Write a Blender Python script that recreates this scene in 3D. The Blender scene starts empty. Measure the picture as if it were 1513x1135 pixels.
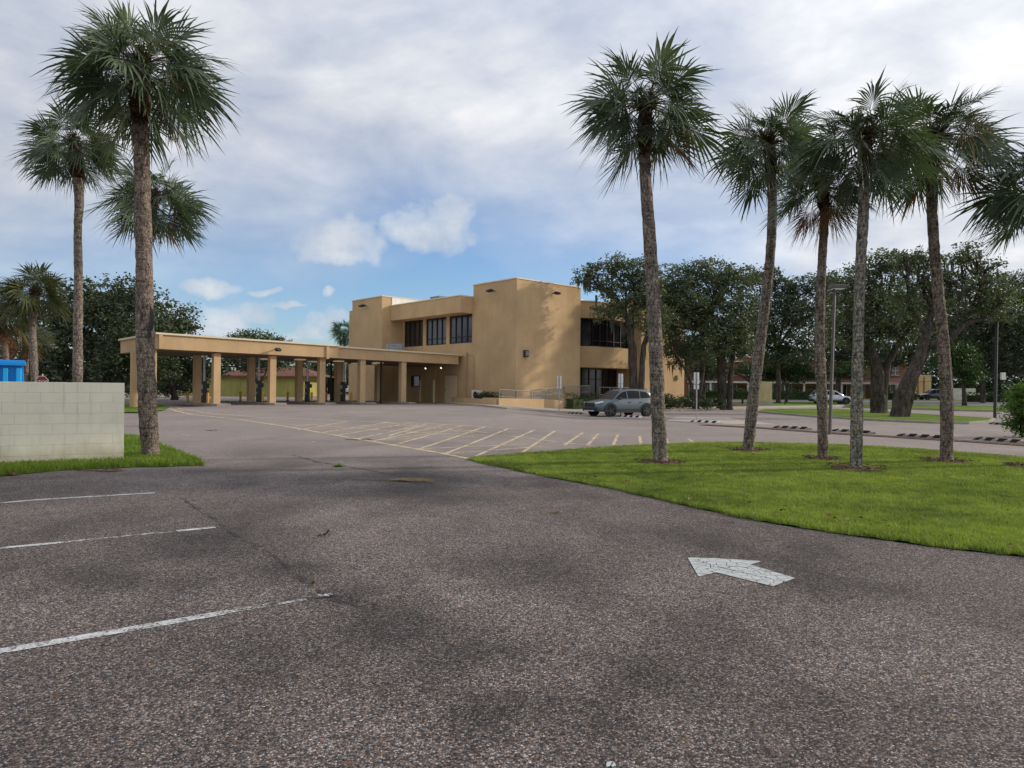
import bpy, bmesh, math, random
import numpy as np
from mathutils import Vector, Matrix
random.seed(7); RNG = np.random.default_rng(11)
W, H, F = 1513.0, 1135.0, 1050.0
EYE = 1.55
SC = bpy.context.scene; COL = SC.collection
rad = math.radians

# ------------------------------------------------------------------ camera
PITCH = math.atan(9.0 / F); ROLL = rad(0.55)
fwd = Vector((0, math.cos(PITCH), math.sin(PITCH)))
up0 = Vector((0, -math.sin(PITCH), math.cos(PITCH)))
rt = Vector((1, 0, 0)) * math.cos(ROLL) + up0 * math.sin(ROLL)
up = -Vector((1, 0, 0)) * math.sin(ROLL) + up0 * math.cos(ROLL)
CAM = Vector((0, 0, EYE))
cd = bpy.data.cameras.new('camera'); cam = bpy.data.objects.new('camera', cd); COL.objects.link(cam)
cam.matrix_world = Matrix((( rt.x, up.x, -fwd.x, 0), (rt.y, up.y, -fwd.y, 0), (rt.z, up.z, -fwd.z, EYE), (0, 0, 0, 1)))
cd.sensor_width = 36; cd.lens = F / W * 36; cd.clip_end = 6000; cd.clip_start = 0.05
SC.camera = cam

def sm(t):
    t = max(0.0, min(1.0, t)); return t * t * (3 - 2 * t)
def g(x, y):
    a = sm((5 - x) / 7) * sm((y - 14) / 26) * (1 - .5 * sm((-17 - x) / 6) * (1 - sm((y - 44) / 10)))
    return .4 * a + (1 - a * .6) * .62 * sm((y - 58) / 60)
def ray(px, py): return fwd * F + rt * (px - 756.5) + up * (567.5 - py)
def pix(px, py, Y):
    d = ray(px, py); return CAM + d * (Y / d.y)
def hit(px, py, far=400):
    d = ray(px, py); d = d / d.y
    y = 1.0; prev = y
    while y < far:
        p = CAM + d * y
        if p.z < g(p.x, p.y):
            lo, hi = prev, y
            for _ in range(25):
                m = (lo + hi) / 2; p = CAM + d * m
                if p.z < g(p.x, p.y): hi = m
                else: lo = m
            p = CAM + d * hi; return Vector((p.x, p.y, g(p.x, p.y)))
        prev = y; y *= 1.03
    p = CAM + d * far; return Vector((p.x, p.y, g(p.x, p.y)))
def gz(x, y, dz=0): return Vector((x, y, g(x, y) + dz))

# ------------------------------------------------------------------ materials
MATS = {}
class NT:
    def __init__(s, name):
        s.m = bpy.data.materials.new(name); s.m.use_nodes = True
        s.n = s.m.node_tree.nodes; s.l = s.m.node_tree.links
        s.b = s.n['Principled BSDF']; s.out = s.n['Material Output']; MATS[name] = s.m
    def add(s, t, **k):
        n = s.n.new(t)
        for a, v in k.items(): setattr(n, a, v)
        return n
    def link(s, a, b): s.l.new(a, b)
    def coord(s, kind='Object', scale=None):
        tc = s.add('ShaderNodeTexCoord'); o = tc.outputs[kind]
        if kind == 'World':
            pass
        if scale:
            mp = s.add('ShaderNodeMapping'); mp.inputs['Scale'].default_value = scale; s.link(o, mp.inputs[0]); o = mp.outputs[0]
        return o
    def pos(s, scale=None):
        o = s.add('ShaderNodeNewGeometry').outputs['Position']
        if scale:
            mp = s.add('ShaderNodeMapping'); mp.inputs['Scale'].default_value = scale; s.link(o, mp.inputs[0]); o = mp.outputs[0]
        return o
    def noise(s, vec, scale, detail=4, rough=.55, dist=0):
        n = s.add('ShaderNodeTexNoise'); n.inputs['Scale'].default_value = scale; n.inputs['Detail'].default_value = detail
        n.inputs['Roughness'].default_value = rough; n.inputs['Distortion'].default_value = dist
        s.link(vec, n.inputs['Vector']); return n.outputs['Fac']
    def voro(s, vec, scale, feature='F1', out='Distance', rnd=1):
        n = s.add('ShaderNodeTexVoronoi'); n.feature = feature; n.inputs['Scale'].default_value = scale
        n.inputs['Randomness'].default_value = rnd
        s.link(vec, n.inputs['Vector']); return n.outputs[out]
    def ramp(s, fac, stops):
        r = s.add('ShaderNodeValToRGB'); e = r.color_ramp.elements
        while len(e) < len(stops): e.new(.5)
        for i, (p, c) in enumerate(stops):
            e[i].position = p; e[i].color = (c[0], c[1], c[2], 1) if isinstance(c, (tuple, list)) else (c, c, c, 1)
        s.link(fac, r.inputs[0]); return r.outputs[0]
    def mix(s, fac, a, b, mode='MIX'):
        n = s.add('ShaderNodeMix'); n.data_type = 'RGBA'; n.blend_type = mode
        for sock, v in ((n.inputs[0], fac), (n.inputs[6], a), (n.inputs[7], b)):
            if isinstance(v, bpy.types.NodeSocket): s.link(v, sock)
            elif isinstance(v, (tuple, list)): sock.default_value = (v[0], v[1], v[2], 1)
            else: sock.default_value = v
        return n.outputs[2]
    def math(s, op, a, b=0, c=None):
        n = s.add('ShaderNodeMath'); n.operation = op
        for i, v in enumerate((a, b) if c is None else (a, b, c)):
            if isinstance(v, bpy.types.NodeSocket): s.link(v, n.inputs[i])
            else: n.inputs[i].default_value = v
        return n.outputs[0]
    def bump(s, h, strength=.3, dist=.02):
        n = s.add('ShaderNodeBump'); n.inputs['Strength'].default_value = strength; n.inputs['Distance'].default_value = dist
        s.link(h, n.inputs['Height']); s.link(n.outputs[0], s.b.inputs['Normal'])
    def col(s, v):
        if isinstance(v, bpy.types.NodeSocket): s.link(v, s.b.inputs['Base Color'])
        else: s.b.inputs['Base Color'].default_value = (v[0], v[1], v[2], 1)
    def set(s, rough=.8, metal=0, spec=.3):
        s.b.inputs['Roughness'].default_value = rough; s.b.inputs['Metallic'].default_value = metal
        s.b.inputs['Specular IOR Level'].default_value = spec
def simple(name, c, rough=.7, metal=0, spec=.35, var=.18, vs=2.0, bump=0, bs=40, coat=0):
    t = NT(name); p = t.pos()
    n = t.noise(p, vs, 6, .6)
    n2 = t.noise(p, vs * 9, 3, .6)
    f = t.math('MULTIPLY_ADD', n2, .4, t.math('MULTIPLY', n, .8))
    t.col(t.ramp(f, [(.35, tuple(x * (1 - var) for x in c)), (.8, tuple(min(1, x * (1 + var)) for x in c))]))
    t.set(rough, metal, spec)
    if bump: t.bump(t.noise(p, bs, 4, .6), bump, .01)
    if coat: t.b.inputs['Coat Weight'].default_value = coat
    return t.m

def make_asphalt():
    t = NT('asphalt'); p = t.pos()
    cells = t.voro(p, 88, out='Color'); sep = t.add('ShaderNodeSeparateColor'); t.link(cells, sep.inputs[0])
    cells2 = t.voro(p, 190, out='Color'); sep2 = t.add('ShaderNodeSeparateColor'); t.link(cells2, sep2.inputs[0])
    f = t.math('MULTIPLY_ADD', sep2.outputs[0], .45, t.math('MULTIPLY', sep.outputs[0], .55))
    stone = t.ramp(f, [(.12, (.011, .0095, .0095)), (.42, (.058, .048, .046)), (.66, (.145, .121, .114)), (.80, (.29, .248, .230)), (.94, (.56, .49, .45))])
    warm = t.ramp(sep.outputs[1], [(.80, 0.0), (.9, 1.0)])
    stone = t.mix(t.math('MULTIPLY', warm, .35), stone, (.30, .165, .085))
    # crevices
    d = t.voro(p, 88)
    crev = t.ramp(d, [(.35, 1.0), (.75, .55)])
    stone = t.mix(1.0, stone, crev, 'MULTIPLY')
    # large wear: darker oily traffic zones, paler weathered zones
    n1 = t.noise(p, .23, 5, .58, .6); n2 = t.noise(t.pos((1, .45, 1)), .8, 5, .6, .4)
    a = t.ramp(n1, [(.36, .82), (.50, 1.2), (.66, 1.6)]); b = t.ramp(n2, [(.30, .66), (.5, 1.05), (.75, 1.28)])
    stone = t.mix(1.0, stone, a, 'MULTIPLY'); stone = t.mix(1.0, stone, b, 'MULTIPLY')
    n3 = t.noise(p, 7, 4, .7); stone = t.mix(1.0, stone, t.ramp(n3, [(.3, .86), (.7, 1.12)]), 'MULTIPLY')
    # oily stains where cars stop
    ox = t.noise(p, 1.1, 5, .65); st = None
    for (qx, qy, r_) in STAINS:
        sub = t.add('ShaderNodeVectorMath'); sub.operation = 'SUBTRACT'; t.link(p, sub.inputs[0]); sub.inputs[1].default_value = (qx, qy, 0)
        mp = t.add('ShaderNodeVectorMath'); mp.operation = 'MULTIPLY'; t.link(sub.outputs[0], mp.inputs[0]); mp.inputs[1].default_value = (1 / r_, .8 / r_, 0)
        ln = t.add('ShaderNodeVectorMath'); ln.operation = 'LENGTH'; t.link(mp.outputs[0], ln.inputs[0])
        v_ = t.math('SUBTRACT', 1.0, ln.outputs['Value']); st = v_ if st is None else t.math('MAXIMUM', st, v_)
    sv = t.math('ADD', st, t.math('MULTIPLY', t.math('SUBTRACT', ox, .5), 2.2))
    stone = t.mix(1.0, stone, t.ramp(sv, [(-.1, 1.0), (.9, .52)]), 'MULTIPLY')
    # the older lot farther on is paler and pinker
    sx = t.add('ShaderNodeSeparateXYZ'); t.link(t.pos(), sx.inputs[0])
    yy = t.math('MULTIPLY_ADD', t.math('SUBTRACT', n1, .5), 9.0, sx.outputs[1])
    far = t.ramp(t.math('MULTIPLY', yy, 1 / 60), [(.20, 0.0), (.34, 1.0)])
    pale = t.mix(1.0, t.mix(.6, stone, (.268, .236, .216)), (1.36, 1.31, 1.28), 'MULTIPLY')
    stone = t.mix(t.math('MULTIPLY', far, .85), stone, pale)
    t.col(stone); t.set(.82, 0, .3)
    h = t.math('MULTIPLY_ADD', d, -1.0, t.math('MULTIPLY', sep.outputs[0], .6))
    t.bump(h, .55, .007)
def make_stucco(name, c, streak=.25):
    t = NT(name); p = t.pos()
    n = t.noise(p, .55, 6, .6); st = t.noise(t.pos((2.2, 2.2, .22)), 1.6, 6, .65)
    fine = t.noise(p, 26, 3, .6)
    col = t.ramp(n, [(.3, tuple(x * .86 for x in c)), (.7, tuple(min(1, x * 1.1) for x in c))])
    col = t.mix(1.0, col, t.ramp(st, [(.3, 1 - streak), (.5, 1.0), (.8, 1.03)]), 'MULTIPLY')
    # faint horizontal lift lines
    sx = t.add('ShaderNodeSeparateXYZ'); t.link(p, sx.inputs[0])
    w = t.math('FRACT', t.math('MULTIPLY', sx.outputs[2], 1 / 1.2))
    col = t.mix(1.0, col, t.ramp(w, [(.0, .86), (.02, 1.0)]), 'MULTIPLY')
    col = t.mix(1.0, col, t.ramp(fine, [(.3, .95), (.7, 1.04)]), 'MULTIPLY')
    t.col(col); t.set(.93, 0, .15); t.bump(fine, .35, .012)
def make_block():
    t = NT('painted_block'); tc = t.coord('Object')
    sx = t.add('ShaderNodeSeparateXYZ'); t.link(tc, sx.inputs[0])
    cb = t.add('ShaderNodeCombineXYZ'); t.link(sx.outputs[0], cb.inputs[0]); t.link(sx.outputs[2], cb.inputs[1])
    br = t.add('ShaderNodeTexBrick'); t.link(cb.outputs[0], br.inputs['Vector'])
    br.inputs['Scale'].default_value = 1; br.inputs['Brick Width'].default_value = .41; br.inputs['Row Height'].default_value = .205
    br.inputs['Mortar Size'].default_value = .005; br.inputs['Mortar Smooth'].default_value = .6; br.inputs['Bias'].default_value = 0
    br.inputs['Color1'].default_value = (.88, .82, .65, 1); br.inputs['Color2'].default_value = (.85, .79, .625, 1); br.inputs['Mortar'].default_value = (.71, .655, .51, 1)
    n = t.noise(tc, 1.6, 7, .65); st = t.noise(t.coord('Object', (4, 4, .35)), 2, 5, .6)
    c = t.mix(1.0, br.outputs['Color'], t.ramp(n, [(.3, .90), (.55, 1.0), (.8, 1.04)]), 'MULTIPLY')
    c = t.mix(1.0, c, t.ramp(st, [(.25, .86), (.45, 1.0)]), 'MULTIPLY')
    # grime at the foot and just under the top edge
    foot = t.ramp(t.math('MULTIPLY_ADD', t.math('SUBTRACT', n, .5), .5, sx.outputs[2]), [(.05, (.55, .52, .44)), (.45, (1, 1, 1))])
    c = t.mix(1.0, c, foot, 'MULTIPLY')
    topg = t.ramp(t.math('MULTIPLY_ADD', t.math('SUBTRACT', st, .5), .4, sx.outputs[2]), [(.0, 1.0), (1.0, 1.0)])
    t.col(c); t.set(.8, 0, .25)
    h = t.math('MULTIPLY_ADD', t.noise(tc, 60, 4, .6), .25, t.math('SUBTRACT', 1, br.outputs['Fac']))
    t.bump(h, .5, .012)
def make_bark(name, c1, c2, vs=(14, 14, 5), sc=1.0, ring=False):
    t = NT(name); tc = t.coord('Object', vs)
    n = t.noise(tc, sc, 8, .7, .5); v = t.voro(t.coord('Object', (22, 22, 13)), 1.3)
    n2 = t.noise(t.coord('Object'), .9, 4, .6)
    f = t.math('MULTIPLY_ADD', v, -.35, t.math('MULTIPLY_ADD', n, .9, .15))
    c = t.ramp(f, [(.2, tuple(x * .25 for x in c1)), (.38, c1), (.62, c2), (.8, tuple(min(1, x * 1.5) for x in c2))])
    c = t.mix(1.0, c, t.ramp(n2, [(.3, (.72, .75, .70)), (.6, (1.05, 1, 1))]), 'MULTIPLY')
    if 'palm' in name:
        rg = t.noise(t.coord('Object', (1.2, 1.2, 26)), 1.0, 3, .6, .3); c = t.mix(1.0, c, t.ramp(rg, [(.36, .62), (.5, 1.0), (.7, 1.12)]), 'MULTIPLY'); f = t.math('MULTIPLY_ADD', rg, .8, f)
    t.col(c); t.set(.95, 0, .1); t.bump(f, .9, .03)
def make_leaf(name, dark, light, vs=.8, trans=.25, rough=.5, fine=6):
    t = NT(name); p = t.pos()
    n = t.noise(p, vs, 3, .6); n2 = t.noise(p, fine, 2, .6)
    f = t.math('MULTIPLY_ADD', n2, .5, t.math('MULTIPLY', n, .7))
    c = t.ramp(f, [(.38, dark), (.78, light)])
    t.col(c); t.set(rough, 0, .35)
    tr = t.add('ShaderNodeBsdfTranslucent'); t.link(t.mix(1.0, c, (1.5, 1.7, .8), 'MULTIPLY'), tr.inputs[0])
    mx = t.add('ShaderNodeMixShader'); mx.inputs[0].default_value = trans
    t.link(t.b.outputs[0], mx.inputs[1]); t.link(tr.outputs[0], mx.inputs[2]); t.link(mx.outputs[0], t.out.inputs[0])
def make_grass(name, patches=True):
    t = NT(name); p = t.pos()
    n = t.noise(p, .5, 4, .6); n2 = t.noise(p, 9, 4, .7); n3 = t.noise(p, 70, 3, .7)
    c = t.ramp(n, [(.3, (.075, .13, .016)), (.65, (.17, .24, .03))])
    c = t.mix(1.0, c, t.ramp(n2, [(.3, .6), (.7, 1.3)]), 'MULTIPLY'); c = t.mix(1.0, c, t.ramp(n3, [(.3, .55), (.7, 1.4)]), 'MULTIPLY')
    t.col(c); t.set(.9, 0, .1); t.bump(n3, .8, .03)
def make_paint(name, c, wear=.5, ws=5, cracks=False):
    t = NT(name); p = t.pos()
    n = t.noise(p, ws, 6, .75); n2 = t.noise(p, 55, 3, .7)
    f = t.math('MULTIPLY_ADD', n2, .5, t.math('MULTIPLY', n, .55))
    a = t.ramp(f, [(wear - .05, 0.0), (wear + .06, 1.0)])
    if cracks:
        e = t.voro(p, 11, 'DISTANCE_TO_EDGE')
        a = t.math('MULTIPLY', a, t.ramp(e, [(.010, .05), (.034, 1.0)]))
    t.col(t.mix(1.0, c, t.ramp(n, [(.3, .8), (.7, 1.05)]), 'MULTIPLY')); t.set(.7, 0, .3)
    tr = t.add('ShaderNodeBsdfTransparent'); mx = t.add('ShaderNodeMixShader')
    t.link(a, mx.inputs[0]); t.link(tr.outputs[0], mx.inputs[1]); t.link(t.b.outputs[0], mx.inputs[2]); t.link(mx.outputs[0], t.out.inputs[0])
def make_mulch():
    t = NT('mulch'); p = t.pos()
    v = t.voro(t.pos((1, 1.6, 1)), 24, out='Color'); s = t.add('ShaderNodeSeparateColor'); t.link(v, s.inputs[0])
    c = t.ramp(s.outputs[0], [(.1, (.03, .018, .013)), (.5, (.115, .066, .047)), (.85, (.24, .155, .115))])
    t.col(c); t.set(.95, 0, .1); t.bump(s.outputs[1], .9, .03)
def make_brick():
    t = NT('red_brick'); tc = t.coord('Object')
    sx = t.add('ShaderNodeSeparateXYZ'); t.link(tc, sx.inputs[0])
    cb = t.add('ShaderNodeCombineXYZ'); t.link(sx.outputs[0], cb.inputs[0]); t.link(sx.outputs[2], cb.inputs[1])
    br = t.add('ShaderNodeTexBrick'); t.link(cb.outputs[0], br.inputs['Vector']); br.inputs['Scale'].default_value = 1
    br.inputs['Brick Width'].default_value = .5; br.inputs['Row Height'].default_value = .18; br.inputs['Mortar Size'].default_value = .012
    br.inputs['Color1'].default_value = (.27, .115, .065, 1); br.inputs['Color2'].default_value = (.22, .095, .055, 1); br.inputs['Mortar'].default_value = (.33, .25, .2, 1)
    t.col(br.outputs['Color']); t.set(.9, 0, .2)
def make_tiles():
    t = NT('clay_tiles'); p = t.pos()
    sx = t.add('ShaderNodeSeparateXYZ'); t.link(p, sx.inputs[0])
    w = t.math('FRACT', t.math('MULTIPLY', sx.outputs[0], 3.3)); w2 = t.math('FRACT', t.math('MULTIPLY', sx.outputs[2], 3.0))
    c = t.ramp(t.noise(p, 3, 4, .7), [(.3, (.11, .04, .026)), (.6, (.22, .095, .06)), (.8, (.32, .18, .12))])
    c = t.mix(1.0, c, t.ramp(w, [(.0, .5), (.3, 1.0), (.8, 1.0), (1.0, .5)]), 'MULTIPLY'); c = t.mix(1.0, c, t.ramp(w2, [(.0, .55), (.2, 1.0)]), 'MULTIPLY')
    t.col(c); t.set(.8)
def emis(name, c, s):
    t = NT(name); t.b.inputs['Emission Color'].default_value = (*c, 1); t.b.inputs['Emission Strength'].default_value = s
    n = t.noise(t.pos(), 20); t.col(t.ramp(n, [(.3, c), (.7, c)])); return t.m

STAINS = [(*hit(a, b)[:2], c) for a, b, c in ((590, 925, .75), (680, 965, .6), (520, 878, .35), (800, 840, .9), (960, 1000, .5), (880, 1060, .45), (300, 800, 1.0), (620, 730, 1.6), (560, 700, 1.5), (420, 690, 1.6), (1050, 800, 1.2), (1250, 860, .8), (150, 860, .7), (430, 840, .5), (730, 1050, .35), (820, 715, 1.2))]
make_asphalt(); make_block(); make_mulch(); make_brick(); make_tiles()
make_stucco('stucco', (.545, .378, .212), .08); make_stucco('stucco_dark', (.43, .30, .165), .07); make_stucco('stucco_green', (.36, .34, .11)); make_stucco('stucco_pale', (.50, .42, .24))
make_bark('palm_bark', (.16, .135, .115), (.40, .34, .29)); make_bark('palm_bark_grey', (.17, .16, .135), (.44, .41, .34), sc=1.3)
make_bark('palm_bark_brown', (.15, .12, .10), (.38, .31, .255), sc=.9)
make_bark('oak_bark', (.055, .047, .04), (.15, .13, .108), (7, 7, 1.6))
make_bark('palm_boot', (.05, .026, .016), (.19, .12, .075), (10, 10, 10), .9)
make_leaf('palm_leaf', (.030, .052, .032), (.115, .150, .080), 1.6, .14, .45, 9)
make_leaf('palm_leaf_olive', (.025, .038, .014), (.095, .10, .035), 1.6, .14, .5, 9)
make_leaf('palm_dead', (.085, .035, .018), (.24, .11, .055), 3, .2, .8, 12)
make_leaf('palm_dry', (.13, .085, .04), (.27, .19, .095), 3, .1, .8, 12)
make_leaf('oak_leaf', (.018, .032, .016), (.145, .175, .080), .45, .18, .5, 2)
make_leaf('oak_leaf_dark', (.014, .026, .013), (.085, .110, .052), .35, .15, .6, 2)
make_leaf('bright_leaf', (.035, .075, .012), (.11, .19, .03), .9, .3, .5, 4)
make_leaf('mid_leaf', (.018, .045, .012), (.05, .095, .022), .8, .25, .5, 4)
make_leaf('hedge_leaf', (.018, .032, .012), (.06, .085, .03), 1.5, .15, .5, 8)
make_leaf('moss', (.05, .055, .04), (.11, .115, .08), 2, .3, .9, 5)
make_leaf('grass_blade', (.068, .108, .018), (.285, .335, .07), .6, .35, .6, 4)
make_leaf('weed_leaf', (.09, .15, .018), (.21, .28, .04), 1.2, .35, .55, 8)
make_grass('grass'); make_paint('white_paint', (.58, .59, .58), .485); make_paint('arrow_paint', (.50, .515, .505), .30, 9, True)
make_paint('yellow_paint', (.66, .52, .32), .47, 3); make_paint('faded_paint', (.52, .51, .49), .535, 9); make_paint('worn_white', (.60, .62, .62), .5, 1.5)
make_paint('tar', (.045, .036, .035), .545, 3)  # dark cracks, and the painted shadow strip along the pavement edge
simple('concrete', (.36, .315, .26), .9, var=.25, vs=1.2, bump=.3); simple('kerb_concrete', (.27, .245, .21), .9, var=.3, vs=1.5, bump=.4)
simple('island_concrete', (.26, .225, .19), .9, var=.3, vs=2)
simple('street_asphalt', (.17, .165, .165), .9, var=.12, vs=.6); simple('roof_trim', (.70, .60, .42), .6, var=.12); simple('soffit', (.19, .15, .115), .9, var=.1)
simple('window_frame', (.02, .017, .016), .45); simple('dark_metal', (.03, .028, .03), .5); simple('bronze', (.05, .038, .03), .5)
simple('galvanised', (.38, .40, .42), .45, .6); simple('rail_metal', (.27, .26, .24), .55, .2); simple('white_metal', (.68, .67, .63), .5); simple('sign_back', (.50, .52, .54), .5, .3)
simple('grey_metal', (.20, .22, .26), .6); simple('rubber', (.018, .018, .019), .85); simple('yellow_plastic', (.60, .33, .04), .5)
simple('door_paint', (.62, .48, .30), .6, var=.06); simple('roof_white', (.75, .74, .70), .7); simple('red_paint', (.25, .025, .025), .5); simple('blue_paint', (.008, .24, .66), .38, var=.10)
simple('blue_light', (.02, .36, .80), .38, var=.1)
simple('mirror_metal', (.5, .5, .5), .3, .8); simple('canvas_red', (.085, .028, .028), .85); simple('white_trim', (.6, .56, .52), .7); simple('white_wall', (.62, .60, .56), .8)
simple('paper_white', (.6, .6, .58), .7); simple('soil', (.06, .045, .03), .95, var=.4, vs=3); simple('pole_grey', (.10, .092, .085), .6); simple('pole_black', (.035, .035, .04), .5); simple('wood_dry', (.33, .22, .13), .9)
simple('car_paint', (.085, .112, .125), .35, .0, .45, var=.02, coat=.3); simple('car_silver', (.42, .44, .47), .28, .5, .5, var=.02, coat=.8); simple('car_navy', (.035, .045, .065), .25, .3, .5, var=.02, coat=.8); simple('car_white', (.65, .65, .65), .3, 0, .5, var=.02, coat=.8)
simple('cladding', (.022, .024, .026), .65); simple('headlight', (.62, .65, .68), .15, .3, .8, var=.05); simple('alloy', (.10, .10, .105), .4, .7); simple('bumper_silver', (.55, .56, .57), .35, .5)
simple('tail_lamp', (.30, .01, .01), .25)
emis('lamp_glow', (1.0, .90, .68), 1.5); emis('fixture_glow', (.8, .66, .40), .2)
def glass(name, c, rough=.06, spec=.9):
    t = NT(name); p = t.pos(); n = t.noise(p, .8, 3)
    t.col(t.ramp(n, [(.3, tuple(x * .7 for x in c)), (.7, tuple(x * 1.3 for x in c))])); t.set(rough, 0, spec); t.bump(t.noise(p, .7, 2), .02, .05)
glass('tinted_glass', (.018, .020, .028)); glass('car_glass', (.004, .005, .006), .25, .2); glass('dark_glass', (.010, .008, .009), .12, .5); glass('blind_glass', (.055, .06, .085), .15, .7)

# ------------------------------------------------------------------ mesh helpers
class MB:
    def __init__(s): s.v = []; s.f = []; s.m = []
    def add(s, vs, fs, mi=0):
        o = len(s.v); s.v += [tuple(v) for v in vs]; s.f += [tuple(i + o for i in f) for f in fs]; s.m += [mi] * len(fs); return s
    def box(s, c, size, rz=0, mi=0):
        hx, hy, hz = size[0] / 2, size[1] / 2, size[2] / 2; co, si = math.cos(rz), math.sin(rz)
        vs = [(c[0] + x * co - y * si, c[1] + x * si + y * co, c[2] + z) for z in (-hz, hz) for x, y in ((-hx, -hy), (hx, -hy), (hx, hy), (-hx, hy))]
        return s.add(vs, [(3, 2, 1, 0), (4, 5, 6, 7), (0, 1, 5, 4), (1, 2, 6, 5), (2, 3, 7, 6), (3, 0, 4, 7)], mi)
    def prism(s, pts, z0, z1, mi=0):
        """pts: plan polygon; z0,z1 numbers or lists per vertex"""
        n = len(pts); Z0 = z0 if isinstance(z0, (list, tuple)) else [z0] * n; Z1 = z1 if isinstance(z1, (list, tuple)) else [z1] * n
        ar = sum(pts[i][0] * pts[(i + 1) % n][1] - pts[(i + 1) % n][0] * pts[i][1] for i in range(n))
        if ar < 0: pts = pts[::-1]; Z0 = list(Z0)[::-1]; Z1 = list(Z1)[::-1]
        vs = [(p[0], p[1], z) for p, z in zip(pts, Z0)] + [(p[0], p[1], z) for p, z in zip(pts, Z1)]
        fs = [tuple(range(n - 1, -1, -1)), tuple(range(n, 2 * n))] + [(i, (i + 1) % n, (i + 1) % n + n, i + n) for i in range(n)]
        return s.add(vs, fs, mi)
    def tube(s, path, radii, seg=8, mi=0, cap=True):
        path = [Vector(p) for p in path]; n = len(path)
        if not isinstance(radii, (list, tuple)): radii = [radii] * n
        vs = []; ref = Vector((1, 0, 0))
        for i, p in enumerate(path):
            t = (path[min(i + 1, n - 1)] - path[max(i - 1, 0)]).normalized()
            if abs(t.dot(ref)) > .95: ref = Vector((0, 1, 0)) if abs(t.y) < .9 else Vector((0, 0, 1))
            a = (ref - t * ref.dot(t)).normalized(); b = t.cross(a); ref = a
            for k in range(seg):
                an = 2 * math.pi * k / seg; vs.append(p + (a * math.cos(an) + b * math.sin(an)) * radii[i])
        fs = [(i * seg + k, i * seg + (k + 1) % seg, (i + 1) * seg + (k + 1) % seg, (i + 1) * seg + k) for i in range(n - 1) for k in range(seg)]
        if cap: fs += [tuple(range(seg - 1, -1, -1)), tuple(range((n - 1) * seg, n * seg))]
        return s.add(vs, fs, mi)
    def build(s, name, mat, parent=None, smooth=False, bevel=0, origin=None):
        o0 = Vector(parent.location) if (parent is not None and parent.parent is None) else Vector((0, 0, 0))
        if parent is not None and parent.parent is not None: o0 = Vector(parent.parent.location) + Vector(parent.location)
        if origin is not None: o0 = Vector(origin)
        me = bpy.data.meshes.new(name); me.from_pydata([(v[0] - o0.x, v[1] - o0.y, v[2] - o0.z) for v in s.v], [], s.f)
        for m in (mat if isinstance(mat, (list, tuple)) else [mat]): me.materials.append(MATS[m])
        me.polygons.foreach_set('material_index', s.m)
        if smooth: me.polygons.foreach_set('use_smooth', [True] * len(s.f))
        me.update(); o = bpy.data.objects.new(name, me); COL.objects.link(o)
        if origin is not None and parent is None: o.location = origin
        if parent is not None: o.parent = parent
        if bevel:
            b = o.modifiers.new('bevel', 'BEVEL'); b.width = bevel; b.segments = 2; b.limit_method = 'ANGLE'
        return o
def npmesh(name, verts, faces, mat, parent=None, sizes=4, smooth=False):
    """numpy verts (n,3), faces (m,k)"""
    o0 = np.array(parent.location) if parent is not None else np.zeros(3)
    verts = verts - o0; k = faces.shape[1]; me = bpy.data.meshes.new(name)
    me.vertices.add(len(verts)); me.vertices.foreach_set('co', verts.astype(np.float32).ravel())
    me.loops.add(faces.size); me.loops.foreach_set('vertex_index', faces.astype(np.int32).ravel())
    me.polygons.add(len(faces)); me.polygons.foreach_set('loop_start', np.arange(0, faces.size, k, dtype=np.int32))
    me.polygons.foreach_set('loop_total', np.full(len(faces), k, dtype=np.int32))
    me.materials.append(MATS[mat]); me.update(calc_edges=True)
    o = bpy.data.objects.new(name, me); COL.objects.link(o)
    if parent is not None: o.parent = parent
    return o
def tag(o, label, cat, group=None, kind=None):
    o['label'] = label; o['category'] = cat
    if group: o['group'] = group
    if kind: o['kind'] = kind
    return o
def thing(name, label, cat, loc=(0, 0, 0), group=None):
    o = bpy.data.objects.new(name, None); COL.objects.link(o); o.location = loc; o.empty_display_size = .3
    return tag(o, label, cat, group)
def struct(o): o['kind'] = 'structure'; return o
def copy_thing(root, loc, rz=0, label=None):
    r = root.copy(); COL.objects.link(r); r.location = loc; r.rotation_euler = (0, 0, rz)
    if label: r['label'] = label
    for ch in list(root.children):
        c = ch.copy(); COL.objects.link(c); c.parent = r
        for q in list(ch.children):
            d = q.copy(); COL.objects.link(d); d.parent = c
    return r

# ------------------------------------------------------------------ draped ground sheets
def sheet(name, pts, mat, dz=.004, step=1.0, kind='structure', dome=0):
    bm = bmesh.new(); vs = [bm.verts.new((p[0], p[1], 0)) for p in pts]; bm.faces.new(vs)
    bmesh.ops.triangulate(bm, faces=bm.faces[:])
    xs = [p[0] for p in pts]; ys = [p[1] for p in pts]
    for ax, lo, hi in ((0, min(xs), max(xs)), (1, min(ys), max(ys))):
        st = max(step, (hi - lo) / 80)
        k = math.floor(lo / st) * st
        while k < hi:
            if k > lo:
                bmesh.ops.bisect_plane(bm, geom=bm.verts[:] + bm.edges[:] + bm.faces[:], plane_co=(k, 0, 0) if ax == 0 else (0, k, 0), plane_no=(1, 0, 0) if ax == 0 else (0, 1, 0))
            k += st
    for v in bm.verts: v.co.z = g(v.co.x, v.co.y) + dz
    bmesh.ops.recalc_face_normals(bm, faces=bm.faces[:])
    for f in bm.faces:
        if f.normal.z < 0: f.normal_flip()
    me = bpy.data.meshes.new(name); bm.to_mesh(me); bm.free(); me.materials.append(MATS[mat])
    o = bpy.data.objects.new(name, me); COL.objects.link(o)
    if kind: o['kind'] = kind
    return o
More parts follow.
